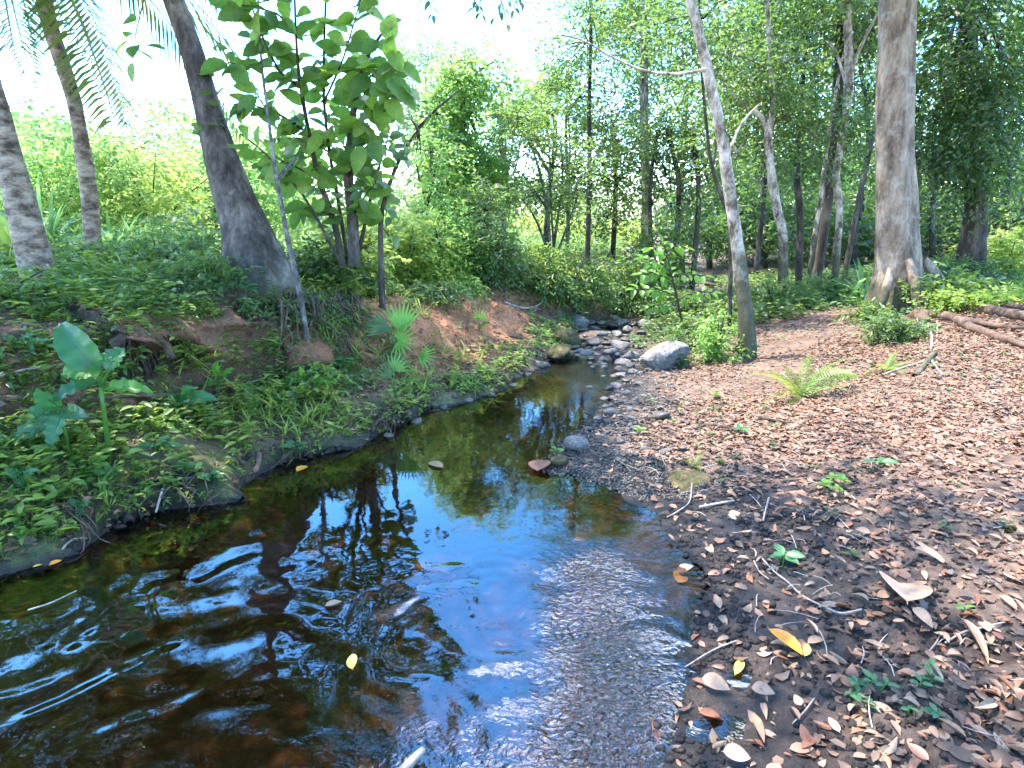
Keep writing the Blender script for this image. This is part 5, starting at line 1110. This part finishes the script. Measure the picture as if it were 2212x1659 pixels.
# ------------------------------------------------------------------ fallen leaves
def litter(name, label, xs, ys, size, t='curl', mat='litter', tilt=.35, rnd=None, lift=.006):
    h, ins, lf, d, p = hfull(xs, ys); n = len(xs); e_ = .05
    hx = hgt(xs + e_, ys) - hgt(xs - e_, ys); hy = hgt(xs, ys + e_) - hgt(xs, ys - e_)
    nr = norm(np.stack([-hx, -hy, np.full(n, 2 * e_)], -1)) + tilt * rng.normal(size=(n, 3)) * A([1, 1, .3])
    flip = rng.random(n) < .25; nr[flip] *= -1
    a_ = rng.random(n) * 6.283; d3 = np.stack([np.cos(a_), np.sin(a_), np.zeros(n)], -1)
    pos = np.stack([xs, ys, h + lift + size * .12 * rng.random(n)], -1) - d3 * (size * .5)[:, None]
    me = leaves_mesh(name, t, pos, d3, nr, size, rng.uniform(.28, .70, n), M[mat], rnd=rnd)
    return tag(link(name, me), label, None, kind='stuff')
def sample(n, x0, x1, y0, y1, dens):
    xs, ys = rng.uniform(x0, x1, n), rng.uniform(y0, y1, n); h, ins, lf, d, p = hfull(xs, ys); m = rng.random(n) < dens(xs, ys, ins, lf, d, p); return xs[m], ys[m]
def dR(x, y, ins, lf, d, p):
    path = np.exp(-((x - (3.0 + .68 * (y - 6))) / .62) ** 2) * (y > 4.6) * (y < 11)
    v = np.clip((d - .25) / np.where(y < 3.2, 1.6, .9), .05, 1) * np.clip(-.05 + 1.7 * (vn2(x * 1.6, y * 1.6, 91) * .6 + .4 * vn2(x * 5, y * 5, 92)), .1, 1) * (1 - .85 * path) * np.clip(1.4 - y / 16, .2, 1)
    return v * (~lf) * (~ins)
xs, ys = sample(105000, -.2, 6.5, 1.0, 6.0, dR)
litter('leaf_litter', 'brown and pinkish leaf litter covering the right bank', xs, ys, .018 + .046 * rng.random(len(xs)) ** 1.5, t='flat', tilt=.26)
xs, ys = sample(90000, 1, 11, 6.0, 14, dR)
litter('leaf_litter', 'leaf litter on the path and wood floor', xs, ys, rng.uniform(.022, .06, len(xs)), t='kite', tilt=.25)
xs, ys = sample(16000, .2, 5, .9, 5.0, dR)
litter('leaf_crumbs', 'small broken leaf bits between the larger leaves', xs, ys, rng.uniform(.012, .03, len(xs)), t='kite')
def dL(x, y, ins, lf, d, p):
    v = (.25 + .9 * vn2(x * 1.8, y * 1.8, 95)) * np.where(p > 9.5, np.where(d < .75, 1.1, .25), .45) * (d > .06)
    return v * lf * (~ins)
xs, ys = sample(26000, -6, 2.2, 1.6, 9.5, dL)
litter('leaf_litter', 'brown leaf litter on the left slope and terrace', xs, ys, rng.uniform(.03, .075, len(xs)))
xs, ys = sample(2600, -3.2, .8, 1.2, 6, lambda x, y, ins, lf, d, p: ins * (d < .30) * lf * .8 + ins * .05)
litter('sunken_leaves', 'sunken orange brown leaves on the stream bed', xs, ys, rng.uniform(.03, .06, len(xs)), t='curl', rnd=rng.uniform(.3, 1, len(xs)))
# leaves that can be told apart: near the walker
FM = {}
for nm, mt in [('tan', 'lit_tan'), ('rust', 'lit_rust'), ('brown', 'lit_brown')]:
    FM[nm] = [leaf_shape('fallen_' + nm, mt, w, c, .0, f, 7, .06) for w, c, f in ((.42, .15, .12), (.5, -.10, .06), (.36, .30, .2), (.58, .06, -.06), (.3, -.18, .2))]
cnt = 0; words_ = dict(tan='pinkish tan dry leaf', rust='rust brown dry leaf', brown='dark brown curled leaf')
tries = 0
while cnt < 236 and tries < 4000:
    tries += 1
    x, y = rng.uniform(1440, 2212), 1075 + 584 * rng.random() ** 1.1
    q = ground(x, y); h_, i_, l_, d_, _ = hfull(q[0], q[1])
    if i_[0] or l_[0] or rng.random() > (.25 + .75 * min(1, max(0, (x - 1500 + (1659 - y) * .4) / 600))): continue
    nm = 'tan' if rng.random() < .5 else ('rust' if rng.random() < .5 else 'brown'); a_ = rng.random() * 6.28
    where = 'on the dark bare mud near the water' if d_[0] < .75 else 'in the thick litter of the near right bank'
    o = put('fallen_leaf', FM[nm][rng.integers(5)], None, q + A([0, 0, .012]), A([math.cos(a_), math.sin(a_), .12 * rng.normal()]), A([0, 0, 1]) * (1 if rng.random() < .8 else -1) + .3 * rng.normal(size=3), rng.uniform(.040, .078))
    tag(o, words_[nm] + ' lying ' + where, 'fallen leaf', '%s leaves %s' % (nm, where)); cnt += 1
def one_leaf(label, x0, y0, x1, y1, w, mat, lift=.02, curl=.15, name='fallen_leaf', z=None, serr=0):
    p0, p1 = (ground(x0, y0), ground(x1, y1)) if z is None else (onz(x0, y0, z), onz(x1, y1, z)); p0[2] += lift; p1[2] += lift
    ln = np.linalg.norm(p1 - p0); o = put(name, leaf_shape(name, mat, w, curl, serr, .12, 10, .07), None, p0, p1 - p0, A([rng.normal() * .15, -.25, 1]), ln)
    return tag(o, label, 'fallen leaf' if z is None else 'floating leaf')
one_leaf('big orange leaf with brown veins on the dark mud', 1655, 1368, 1728, 1440, .42, 'lit_orange', .03, -.1, serr=.03)
one_leaf('yellow leaf with a pinkish leaf behind it at the water edge', 1462, 1268, 1475, 1240, .8, 'lit_yellow')
one_leaf('pinkish leaf touching the yellow one at the water edge', 1460, 1245, 1495, 1228, .55, 'lit_tan')
one_leaf('wide salmon coloured half round leaf on the near mud', 1510, 1480, 1575, 1500, .6, 'lit_tan', .03)
one_leaf('tan leaf with torn edge right of the salmon coloured one', 1618, 1500, 1670, 1510, .65, 'lit_tan', .03)
one_leaf('very large pale pinkish curled leaf standing up on the mud', 1955, 1330, 1940, 1240, .62, 'lit_tan', .05, .3)
one_leaf('large pale folded leaf at the right foot of the biggest curled leaf', 1965, 1330, 2010, 1365, .5, 'lit_tan', .04, .3)
one_leaf('long tan leaf with a green end right of the white twig', 2065, 1345, 2140, 1440, .2, 'lit_tan', .03)
one_leaf('curved cream coloured leaf above the biggest curled leaf', 1965, 1200, 2050, 1222, .35, 'lit_tan', .04, .4)
one_leaf('small yellow star like leaf on the near mud', 1585, 1470, 1605, 1430, .35, 'lit_yellow')
one_leaf('small cream yellow leaf right of the orange leaf', 1735, 1430, 1745, 1398, .4, 'lit_yellow')
one_leaf('narrow pale upright leaf in the near mud', 1622, 1560, 1648, 1610, .25, 'lit_tan', .03)
one_leaf('reddish brown curled leaf at the near mud edge', 1505, 1555, 1555, 1560, .4, 'lit_rust', .03)
one_leaf('red brown leaf standing in the near water edge', 1412, 1570, 1420, 1615, .4, 'lit_rust', .03)
one_leaf('large brown leaf at the bottom edge of the mud', 1555, 1640, 1620, 1650, .6, 'lit_tan', .03)
one_leaf('yellow leaf upright in the water ripples', 762, 1450, 762, 1415, .5, 'lit_yellow', .004, 0, 'floating_leaf', 0)
one_leaf('tan leaf drifting upstream of the yellow one', 700, 1312, 738, 1302, .4, 'lit_tan', .006, 0, 'floating_leaf', 0)
one_leaf('small pale leaf floating on the dark calm water', 960, 1012, 925, 1002, .4, 'lit_tan', .006, 0, 'floating_leaf', 0)
one_leaf('bright red brown leaf stranded at the tip of the gravel bar', 1160, 1025, 1172, 1000, .8, 'lit_rust', .02, 0, 'floating_leaf', 0)
one_leaf('orange leaf floating at the left waterline', 640, 1022, 665, 1010, .7, 'lit_orange', .01, 0, 'floating_leaf', 0)
one_leaf('orange leaf at the corner where the left bank meets the dark water', 105, 1226, 135, 1214, .6, 'lit_orange', .01, 0, 'floating_leaf', 0)
one_leaf('cream leaf floating at the left waterline near the frame edge', 70, 1228, 92, 1222, .35, 'lit_yellow', .006, 0, 'floating_leaf', 0)
tw = tube_np([onz(60, 1318, .012), onz(110, 1302, .012), onz(165, 1276, .015)], [.004, .004, .003], seg=6, rings=10)
tag(link('twig', mesh_np('twig', tw[0], tw[1], M['twig'], True)), 'thin pale stick floating in the dark water at left', 'twig')
tw = tube_np([onz(865, 1672, -.01), onz(890, 1645, .02), onz(915, 1618, .04)], [.016, .014, .010], seg=8, rings=10, rough=.2)
tag(link('stick', mesh_np('stick', tw[0], tw[1], M['twig'], True)), 'pale stick end poking out of the near water', 'stick')

# ------------------------------------------------------------------ ground cover
def herbs(name, label, xs, ys, hmin, hmax, nl, lsz, mat, t='kite', wd=.5, up=.35, rnd=None):
    n = len(xs); h = hgt(xs, ys); ht = rng.uniform(hmin, hmax, n)
    az = rng.random((n, nl)) * 6.283; f = rng.random((n, nl)) ** .6
    st = rng.normal(size=(n, 2)) * .25 * ht[:, None]
    b = np.stack([xs[:, None] + st[:, :1] * f, ys[:, None] + st[:, 1:] * f, h[:, None] + ht[:, None] * f], -1)
    d = np.stack([np.cos(az), np.sin(az), up * (rng.random((n, nl)) * 2 - .6)], -1)
    nr = np.stack([.35 * rng.normal(size=(n, nl)), .35 * rng.normal(size=(n, nl)) - .15, np.ones((n, nl))], -1)
    sz = (lsz * (.6 + .8 * rng.random((n, nl)))).ravel()
    rv = np.clip(np.repeat(vn2(xs * 1.5, ys * 1.5, 5), nl) * .7 + .45 * rng.random(n * nl) - .1, 0, 1) if rnd is None else rnd
    V, F, k = inst(t, b.reshape(-1, 3), d.reshape(-1, 3), nr.reshape(-1, 3), sz, wd)
    # stems
    sv = np.stack([np.stack([xs - .002, ys, h - .01], -1), np.stack([xs + .002, ys, h - .01], -1), np.stack([xs + st[:, 0], ys + st[:, 1], h + ht], -1)], 1).reshape(-1, 3)
    sf = np.arange(n * 3).reshape(-1, 3) + len(V)
    me = mesh_np(name, np.vstack([V, sv]), [np.vstack([F, sf])], M[mat], False, np.concatenate([np.repeat(rv, k), np.full(n, .1)]))
    return tag(link(name, me), label, None, kind='stuff')
def dens_bank(x, y, ins, lf, d, p):
    v = np.clip(1.9 * vn2(x * 1.3, y * 1.3, 51) * .6 + 1.2 * vn2(x * 4, y * 4, 52) - .62, 0, 1) * (d > .04)
    v = v * np.where(p > 9.0, np.where(d < .30, .45, np.where(d < 1.3, .03, 1)), 1) * np.where((p < 9.5) & (d > .62) & (d < 1.0), .18, 1)
    v = v * np.where((p < 7.5) & (d < .40), .9, 1) + .35 * (p < 9) * (d > .42) * (d < 1.1)
    v = v * (np.hypot(x - TF[0], y - TF[1] + .25) > .62)
    return v * lf * (~ins)
TF = lean_tree.location
xs, ys = sample(19000, -6, 1.2, 1.7, 7.0, dens_bank)
herbs('bank_herbs', 'small leafy herbs covering the left slope', xs, ys, .02, .11, 8, .040, 'herb', 'kite')
xs, ys = sample(5200, -6, 1.0, 1.7, 6.0, dens_bank)
herbs('bank_herbs', 'larger leaved herbs among the ground cover of the left slope', xs, ys, .05, .20, 6, .068, 'herb', 'leaf', .42)
xs, ys = sample(9000, -14, 8, 4.5, 14, lambda x, y, ins, lf, d, p: lf * (~ins) * (d > 1.3) * .9 * (np.hypot(x - TF[0], y - TF[1]) > .6))
herbs('field_herbs', 'weedy green growth on the bank top and field', xs, ys, .05, .20, 9, .075, 'herb')
xs, ys = sample(6000, -14, 3, 7, 16, lambda x, y, ins, lf, d, p: lf * (~ins) * (d > 1.6) * .9)
herbs('field_grass', 'bright sunlit weeds of the field', xs, ys, .15, .5, 9, .12, 'lf_bright', 'blade', .16, 1.2)
xs, ys = sample(8500, -1.0, 2.2, 3.2, 8.5, lambda x, y, ins, lf, d, p: lf * (~ins) * (p > 9.5) * (p < 15) * (d < np.where(p < 11, .4, .6)) * (d > .05) * np.clip(2.2 * vn2(x * 2.2, y * 2.2, 59) - .6, 0, 1))
herbs('terrace_herbs', 'light green creeping plants on the low terrace', xs, ys, .01, .05, 7, .035, 'lf_bright', up=.15)
xs, ys = sample(5200, 1.0, 4.2, 5.6, 10, lambda x, y, ins, lf, d, p: (~lf) * (~ins) * .3 * np.clip(2.2 * vn2(x * 1.3, y * 1.3, 63) - .7, 0, 1) * (x - .15 * y < 1.75) * (d > .1))
herbs('bar_herbs', 'sparse green seedlings on the bank behind the boulder', xs, ys, .04, .2, 7, .05, 'lf_mid')
xs, ys = sample(9000, 2, 14, 7.2, 15, lambda x, y, ins, lf, d, p: (~lf) * (~ins) * np.clip(2.4 * vn2(x * .7, y * .7, 65) - .55, 0, 1))
herbs('wood_herbs', 'dark low plants on the wood floor', xs, ys, .05, .25, 8, .085, 'lf_blue')
xs, ys = sample(900, 1.2, 6.5, 1.2, 7, lambda x, y, ins, lf, d, p: (~lf) * (~ins) * np.clip(3 * vn2(x * 1.8, y * 1.8, 67) - 1.6, 0, 1) * (d > .3))
herbs('litter_seedlings', 'scattered tiny seedlings poking through the leaf litter', xs, ys, .01, .05, 5, .035, 'lf_mid')
xs, ys = sample(30000, -4.2, .6, 1.4, 5, lambda x, y, ins, lf, d, p: lf * (~ins) * (d < .7) * (d > .04) * np.clip(1.8 * vn2(x * 2, y * 2, 69) - .5, 0, 1))
herbs('bank_moss', 'tufts of moss on the waterside slope', xs, ys, .006, .022, 6, .020, 'herb', up=1.)
# seedlings that can be told apart
sm = [leaf_shape('seedling_leaf', m_, .5, c, 0, .1, 6, .1) for m_, c in (('lf_banana', .1), ('lf_banana', .25), ('lf_sap', .1))]
def seedling(label, x, y, n, s, h_, me, group=None, name='seedling', cat='seedling'):
    b = ground(x, y); t = thing(name, label, cat, b, group); tp_ = b + A([rng.normal() * .01, 0, h_])
    tube_obj('stem', t, [b, tp_], [.003, .002], 'lf_palm', seg=5, rings=4)
    for k in range(n):
        a_ = k * 2.399 + rng.random(); q = b + (tp_ - b) * (.6 + .4 * k / n)
        put('leaf', me, t, q, A([math.cos(a_), math.sin(a_), .25]), A([0, -.2, 1]) + .2 * rng.normal(size=3), s * (.75 + .5 * rng.random()))
for (x, y, n), w_ in zip([(1830, 1510, 4), (1850, 1490, 5), (1880, 1482, 4), (1902, 1492, 4), (1868, 1530, 3)], ['leftmost', 'second from left', 'middle', 'rightmost', 'nearest']):
    seedling(w_ + ' round leaved clover like seedling of the patch on the near mud', x, y, n, .035, .03, sm[0], 'clover patch on the near mud')
for (x, y, n), w_ in zip([(1985, 1490, 4), (2010, 1475, 4), (1960, 1545, 3), (2030, 1555, 5), (2000, 1450, 3)], ['middle left', 'middle right', 'near left', 'near right', 'farthest']):
    seedling(w_ + ' round leaved seedling of the group right of the clover patch', x, y, n, .035, .03, sm[0], 'seedlings right of the clover patch')
for (x, y, n), w_ in zip([(1780, 1060, 6), (1800, 1045, 6), (1822, 1052, 5), (1795, 1068, 5)], ['leftmost', 'farthest', 'rightmost', 'nearest']):
    seedling(w_ + ' bright seedling of the green tuft on the litter below the fern', x, y, n, .05, .05, sm[2], 'green tuft on the litter below the fern')
for x, y, n, s, h_, m_, lb in [(1690, 1225, 6, .07, .07, 0, 'narrow leaved seedling growing over the white curved twig'), (1478, 705, 7, .06, .14, 2, 'small bright seedling just behind the grey boulder'), (1205, 985, 8, .05, .05, 2, 'low green tuft at the tip of the gravel bar'),
                               (1375, 940, 7, .05, .05, 2, 'grassy tuft on the gravel bar'), (1600, 935, 5, .06, .04, 0, 'dark glossy seedling left of the large fern'), (1545, 860, 6, .05, .05, 2, 'seedling on the litter between boulder and fern'),
                               (2085, 1320, 2, .05, .02, 2, 'single bright green leaf pair under the long tan leaf'), (1900, 1010, 3, .10, .04, 0, 'broad green leaf plant lying on the litter right of the fern'), (700, 905, 9, .07, .10, 2, 'light green star shaped plant at the left waterline'),
                               (640, 985, 8, .08, .08, 0, 'dark star shaped plant overhanging the left waterline'), (240, 1050, 7, .06, .09, 0, 'feathery small plant on the mossy slope'), (40, 1170, 6, .05, .04, 2, 'bright small plant low at the left edge over the water'),
                               (400, 1030, 7, .07, .08, 0, 'blue green leafy plant above the waterline leaf pile'), (460, 1045, 6, .06, .06, 0, 'blue green plant nearest the waterline leaf pile'), (745, 800, 7, .09, .10, 0, 'dark plant at the foot of the root mat'),
                               (530, 640, 6, .09, .08, 0, 'rosette plant on top of the undercut lip'), (690, 615, 7, .10, .06, 0, 'rosette hanging over the lip right of the speckled stem'), (590, 620, 6, .08, .08, 2, 'pale rosette at the foot of the leaning tree')]:
    seedling(lb, x, y, n, s, h_, sm[m_])

# dark clods of mud, crumbs of soil
def clods(name, label, xs, ys, smin, smax, mat):
    n = len(xs); h = hgt(xs, ys); s_ = rng.uniform(smin, smax, n) * rng.random(n) ** .5
    V = ov[None] * s_[:, None, None] * rng.uniform(.55, 1.5, (n, 6, 1)) + np.stack([xs, ys, h + s_ * .15], -1)[:, None]; an = rng.random(n)
    me = mesh_np(name, V.reshape(-1, 3), (of[None] + np.arange(n)[:, None, None] * 6).reshape(-1, 3), mat, True)
    return tag(link(name, me), label, None, kind='stuff')
M['mudclod'] = bark_mat('mud_clod', [(.3, (.005, .004, .0035)), (.5, (.014, .011, .009)), (.7, (.034, .027, .023))], 30, 1, .6, .5)
M['clayclod'] = bark_mat('clay_clod', [(.3, (.05, .02, .011)), (.5, (.13, .055, .03)), (.7, (.24, .12, .07))], 30, 1, .6, .9)
xs, ys = sample(30000, 0, 3.2, 1.0, 4.6, lambda x, y, ins, lf, d, p: (~lf) * (~ins) * np.clip(1.3 - d / 1.3, 0, 1) * np.clip(1.8 * vn2(x * 4, y * 4, 93) - .3, 0, 1))
clods('mud_clods', 'wet dark clods of mud along the right waterline', xs, ys, .006, .022, M['mudclod'])
xs, ys = sample(9000, -4.5, 2.2, 1.6, 9, lambda x, y, ins, lf, d, p: lf * (~ins) * (d < .22) * .9)
clods('mud_clods', 'wet dark clods along the left waterline', xs, ys, .006, .022, M['mudclod'])
xs, ys = sample(9000, -1.5, 2.6, 3.5, 9, lambda x, y, ins, lf, d, p: lf * (~ins) * (p > 9) * (p < 15) * (d > .35) * (d < 1.4) * .8)
clods('clay_crumbs', 'crumbled red clay on the bare slope', xs, ys, .004, .02, M['clayclod'])
# fringe of little roots and stems hanging over the left waterline, and over the lip of the bank
parts = []
for c_ in range(7):
    t0_ = rng.uniform(3.4, 12.0)
    for k in range(rng.integers(8, 20)):
        t_ = t0_ + .10 * rng.normal(); i = int(t_ * 3); q = LWs[min(i, len(LWs) - 2), 1:] * (1 - (t_ * 3 - i)) + LWs[min(i + 1, len(LWs) - 1), 1:] * (t_ * 3 - i)
        off = rng.uniform(.05, .25); x0, y0 = q[0] - .5 * off, q[1] + .85 * off; z0 = hgt(x0, y0)[0]; e_ = A([.5, -.8, 0]) * rng.uniform(.03, .2) + A([.09 * rng.normal(), .05 * rng.normal(), -z0 * rng.random() - .02])
        b0 = A([x0, y0, z0 + .01]); parts.append(tube_np([b0, b0 + e_ * .4 + A([.03 * rng.normal(), 0, .03]), b0 + e_ * .8 + A([.03 * rng.normal(), 0, .0]), b0 + e_], [.005, .004, .003, .0015], seg=4, rings=8))
V, F = join(parts); tag(link('root_fringe', mesh_np('root_fringe', V, F, M['root'], True)), 'fringe of little roots along the left waterline', None, kind='stuff')
parts = []
for k in range(520):
    x = rng.uniform(60, 800); b = ground(x, rng.uniform(640, 700) if x > 330 else rng.uniform(690, 760)); P = [b + A([0, .02, .02])]; ln = rng.uniform(.08, .34)
    dr = rng.normal(size=2) * .35
    for i in range(1, 4): P.append(P[0] + A([dr[0] * ln * i / 3 + .012 * rng.normal(), -.10 * ln + dr[1] * .3 * ln, -ln * i / 3]))
    parts.append(tube_np(P, [.0045, .0035, .003, .0015], seg=4, rings=7))
V, F = join(parts); tag(link('root_fringe', mesh_np('root_fringe', V, F, M['root'], True)), 'fine roots hanging from the broken edge of the left bank', None, kind='stuff')
xs, ys = sample(9000, -5, 0, 2.2, 6, lambda x, y, ins, lf, d, p: lf * (~ins) * (p > 3) * (p < 10.2) * (d > .45) * (d < 1.15) * np.clip(2 * vn2(x * 3, y * 3, 97) - .5, 0, 1))
herbs('hanging_herbs', 'leafy plants hanging on the broken face of the left bank', xs, ys, .02, .12, 6, .05, 'lf_blue', 'leaf', .4, -.5)

M['soilclod'] = bark_mat('soil_clod', [(.3, (.02, .014, .009)), (.5, (.06, .04, .025)), (.7, (.12, .085, .055))], 30, 1, .6, .9)
xs, ys = sample(16000, -5, .5, 1.5, 5.5, lambda x, y, ins, lf, d, p: lf * (~ins) * (p < 9.5) * (d < 1.2) * .8)
clods('soil_crumbs', 'brown crumbs of soil on the left slope', xs, ys, .004, .018, M['soilclod'])

# ---- labels that single out alike things: by look, then by the landmark they lie closest to
def screen(o):
    p = A(o.matrix_world.translation) if False else A(o.location); v = p - A([0, 0, CAM_H]); dep = v[1] * cp - v[2] * sp
    return CX + FPX * v[0] / dep, CY - FPX * (v[1] * sp + v[2] * cp) / dep
def relabel(objs, look, marks):
    ORD = ['nearest', 'second nearest', 'third nearest', 'fourth nearest', 'fifth nearest', 'sixth nearest', 'seventh nearest', 'eighth nearest', 'ninth nearest', 'tenth nearest']
    cl = {}
    for o in objs:
        x, y = screen(o); m = min(marks, key=lambda m: math.hypot(m[0] - x, m[1] - y)); dx, dy = x - m[0], y - m[1]
        rel = ('right of' if dx > 0 else 'left of') if abs(dx) > abs(dy) else ('in front of' if dy > 0 else 'behind')
        cl.setdefault((look(o), rel, m[2]), []).append((math.hypot(dx, dy), o.name, o))
    for (lk, rel, mk), L2 in cl.items():
        L2.sort(key=lambda t: t[:2])
        for i, (_, _, o) in enumerate(L2):
            o['label'] = ('only %s %s %s' % (lk, rel, mk)) if len(L2) == 1 else ('%s %s %s %s' % (ORD[min(i, 9)], lk, rel, mk))
SHW = ['curled', 'flat', 'cupped narrow', 'broad', 'slim']
lv = [o for o in bpy.data.objects if o.get('category') == 'fallen leaf' and 'lying' in o.get('label', '')]
for o in lv: o['look'] = '%s %s leaf' % (next(SHW[i] for k in FM for i, me in enumerate(FM[k]) if me == o.data), dict(tan='tan', rust='rust', brown='dark brown')[next(k for k in FM if o.data in FM[k])])
relabel(lv, lambda o: o['look'], [(1690, 1400, 'the orange leaf'), (1545, 1490, 'the salmon half round leaf'), (1645, 1505, 'the torn tan leaf'), (1700, 1270, 'the white curved twig'), (1950, 1290, 'the biggest curled leaf'), (2010, 1220, 'the cream curved leaf'),
                                  (1865, 1500, 'the clover patch'), (2105, 1395, 'the long green ended leaf'), (2000, 1490, 'the seedlings by the clover'), (1475, 1250, 'the waterside yellow leaf'), (1635, 1590, 'the narrow upright leaf'), (1530, 1555, 'the reddish curled leaf'),
                                  (1735, 1545, 'the purplish bent twig'), (1800, 1060, 'the green seedling tuft'), (1470, 1100, 'the hooked twig'), (1550, 1092, 'the small broken stick'), (1690, 1225, 'the narrow leaved seedling'), (1520, 1410, 'the dark waterside twig'), (2130, 1580, 'the near right corner mound'), (1950, 1110, 'the middle of the litter')])
for o in lv: del o['look']
for g, lk, mk in [('grey stones of the riffle', 'riffle stone', [(1248, 700, 'the hollow backed pale stone'), (1222, 735, 'the olive mossy boulder'), (1208, 768, 'the orange brown slab'), (1432, 760, 'the large grey boulder'), (1300, 740, 'the centre of the riffle'), (1350, 795, 'the foot of the riffle'), (1345, 690, 'the head of the riffle')]),
                  ('pebbles of the gravel bar', 'dark pebble', [(1247, 960, 'the lone rounded stone'), (1318, 890, 'the round bar stone'), (1432, 780, 'the large grey boulder'), (1425, 905, 'the dark flat leafy stone'), (1375, 940, 'the grassy tuft'), (1340, 810, 'the foot of the riffle')]),
                  ('flat stones along the right water edge', 'flat stone', [(1318, 890, 'the round bar stone'), (1432, 780, 'the large grey boulder'), (1340, 810, 'the foot of the riffle'), (1247, 960, 'the lone rounded stone')]),
                  ('wet stones along the left waterline', 'wet dark stone', [(865, 940, 'the dark low fan palm'), (1035, 870, 'the small fan palm seedling'), (1170, 800, 'the brown waterline block')])]:
    ob_ = [o for o in bpy.data.objects if o.get('group') == g]; md = float(np.median([o.scale[0] for o in ob_])) if ob_ else 0
    relabel(ob_, lambda o: ('larger ' if o.scale[0] > md else 'smaller ') + lk, mk)

xs, ys = sample(1500, -5, .8, 1.7, 6.5, lambda x, y, ins, lf, d, p: lf * (~ins) * (d > .08) * np.clip(2.4 * vn2(x * 1.9, y * 1.9, 99) - .9, 0, 1))
herbs('bank_grass', 'thin grass blades among the herbs of the left bank', xs, ys, .01, .06, 9, .16, 'lf_yellow', 'blade', .07, 1.6)
xs, ys = sample(2600, -5, 2, 1.7, 8.5, lambda x, y, ins, lf, d, p: lf * (~ins) * (d > .3) * (d < 1.6) * np.where(p > 9, .15, 1) * np.clip(2.4 * vn2(x * 1.5, y * 1.5, 101) - .9, 0, 1))
herbs('bank_herbs', 'taller feathery plants scattered on the left bank', xs, ys, .10, .30, 14, .05, 'lf_mid', 'kite', .28, .2)
xs, ys = sample(900, .6, 6, 1.2, 6.5, lambda x, y, ins, lf, d, p: (~lf) * (~ins) * (d > .2))
h_ = hgt(xs, ys); parts = []
for x, y, z in zip(xs, ys, h_):
    a_ = rng.random() * 6.28; l_ = rng.uniform(.04, .16); q = A([x, y, z + .012]); e_ = q + A([math.cos(a_) * l_, math.sin(a_) * l_, rng.uniform(-.005, .02)])
    parts.append(tube_np([q, (q + e_) / 2 + A([.01 * rng.normal(), .01 * rng.normal(), .008]), e_], [.0022, .002, .001], seg=4, rings=4, cap=False))
V, F = join(parts); tag(link('twig_litter', mesh_np('twig_litter', V, F, M['twig'], True)), 'thin broken twigs strewn through the leaf litter', None, kind='stuff')

xs, ys = sample(16000, -4.5, 2, 1.3, 7.5, lambda x, y, ins, lf, d, p: lf * (d < .13) * (p < 13) * np.clip(2.2 * vn2(x * 2.4, y * 2.4, 103) - .6, 0, 1))
hh_ = hgt(xs, ys); k_ = hh_ > -.03; xs, ys = xs[k_], ys[k_]
litter('edge_litter', 'wet orange and brown leaves caught along the left waterline', xs, ys, rng.uniform(.02, .055, len(xs)), tilt=.7, lift=.012)
xs, ys = sample(7000, -4.5, 2, 1.3, 7.5, lambda x, y, ins, lf, d, p: lf * (~ins) * (d < .16) * (p < 13))
clods('mud_clods', 'coarse crumbling lumps of the left bank edge', xs, ys, .015, .045, M['mudclod'])

B('low leafy clump hiding the foot of the thin speckled stem', 672, 775, 4.1, (.17, .14, .10), 'herb', 60, .05, gap=.25, gs=.3, Lt=.12, droop=.6)
B('small dark leafed creeper clump at the foot of the mottled leaning trunk', 1600, 745, 5.72, (.10, .10, .13), 'lf_blue', 34, .045, gap=.25, gs=.3, Lt=.1)
B('wide patch of ferny plants over the thick roots right of the buttressed tree', 2130, 665, 6.0, (.6, .3, .12), 'herb', 190, .06, gap=.3, gs=.3, Lt=.16)
xs, ys = sample(8000, -4.5, .8, 1.4, 6.5, lambda x, y, ins, lf, d, p: lf * (~ins) * (d < .16) * (d > .02) * (p < 11) * np.clip(2.4 * vn2(x * 3, y * 3, 107) - .75, 0, 1))
herbs('edge_herbs', 'small plants and moss sprigs trailing over the left waterline', xs, ys, .01, .05, 7, .034, 'herb', 'kite', .4, -.9)
xs, ys = sample(12000, -4.5, .8, 1.4, 6.5, lambda x, y, ins, lf, d, p: lf * (~ins) * (d < .45) * (d > .01) * (p < 11) * np.clip(2.0 * vn2(x * 2.4, y * 2.4, 109) - .5, 0, 1))
litter('edge_litter', 'dark half rotted leaves and bark bits on the lower left bank', xs, ys, rng.uniform(.012, .045, len(xs)), tilt=.6, lift=.006, rnd=rng.random(len(xs)) * .75)
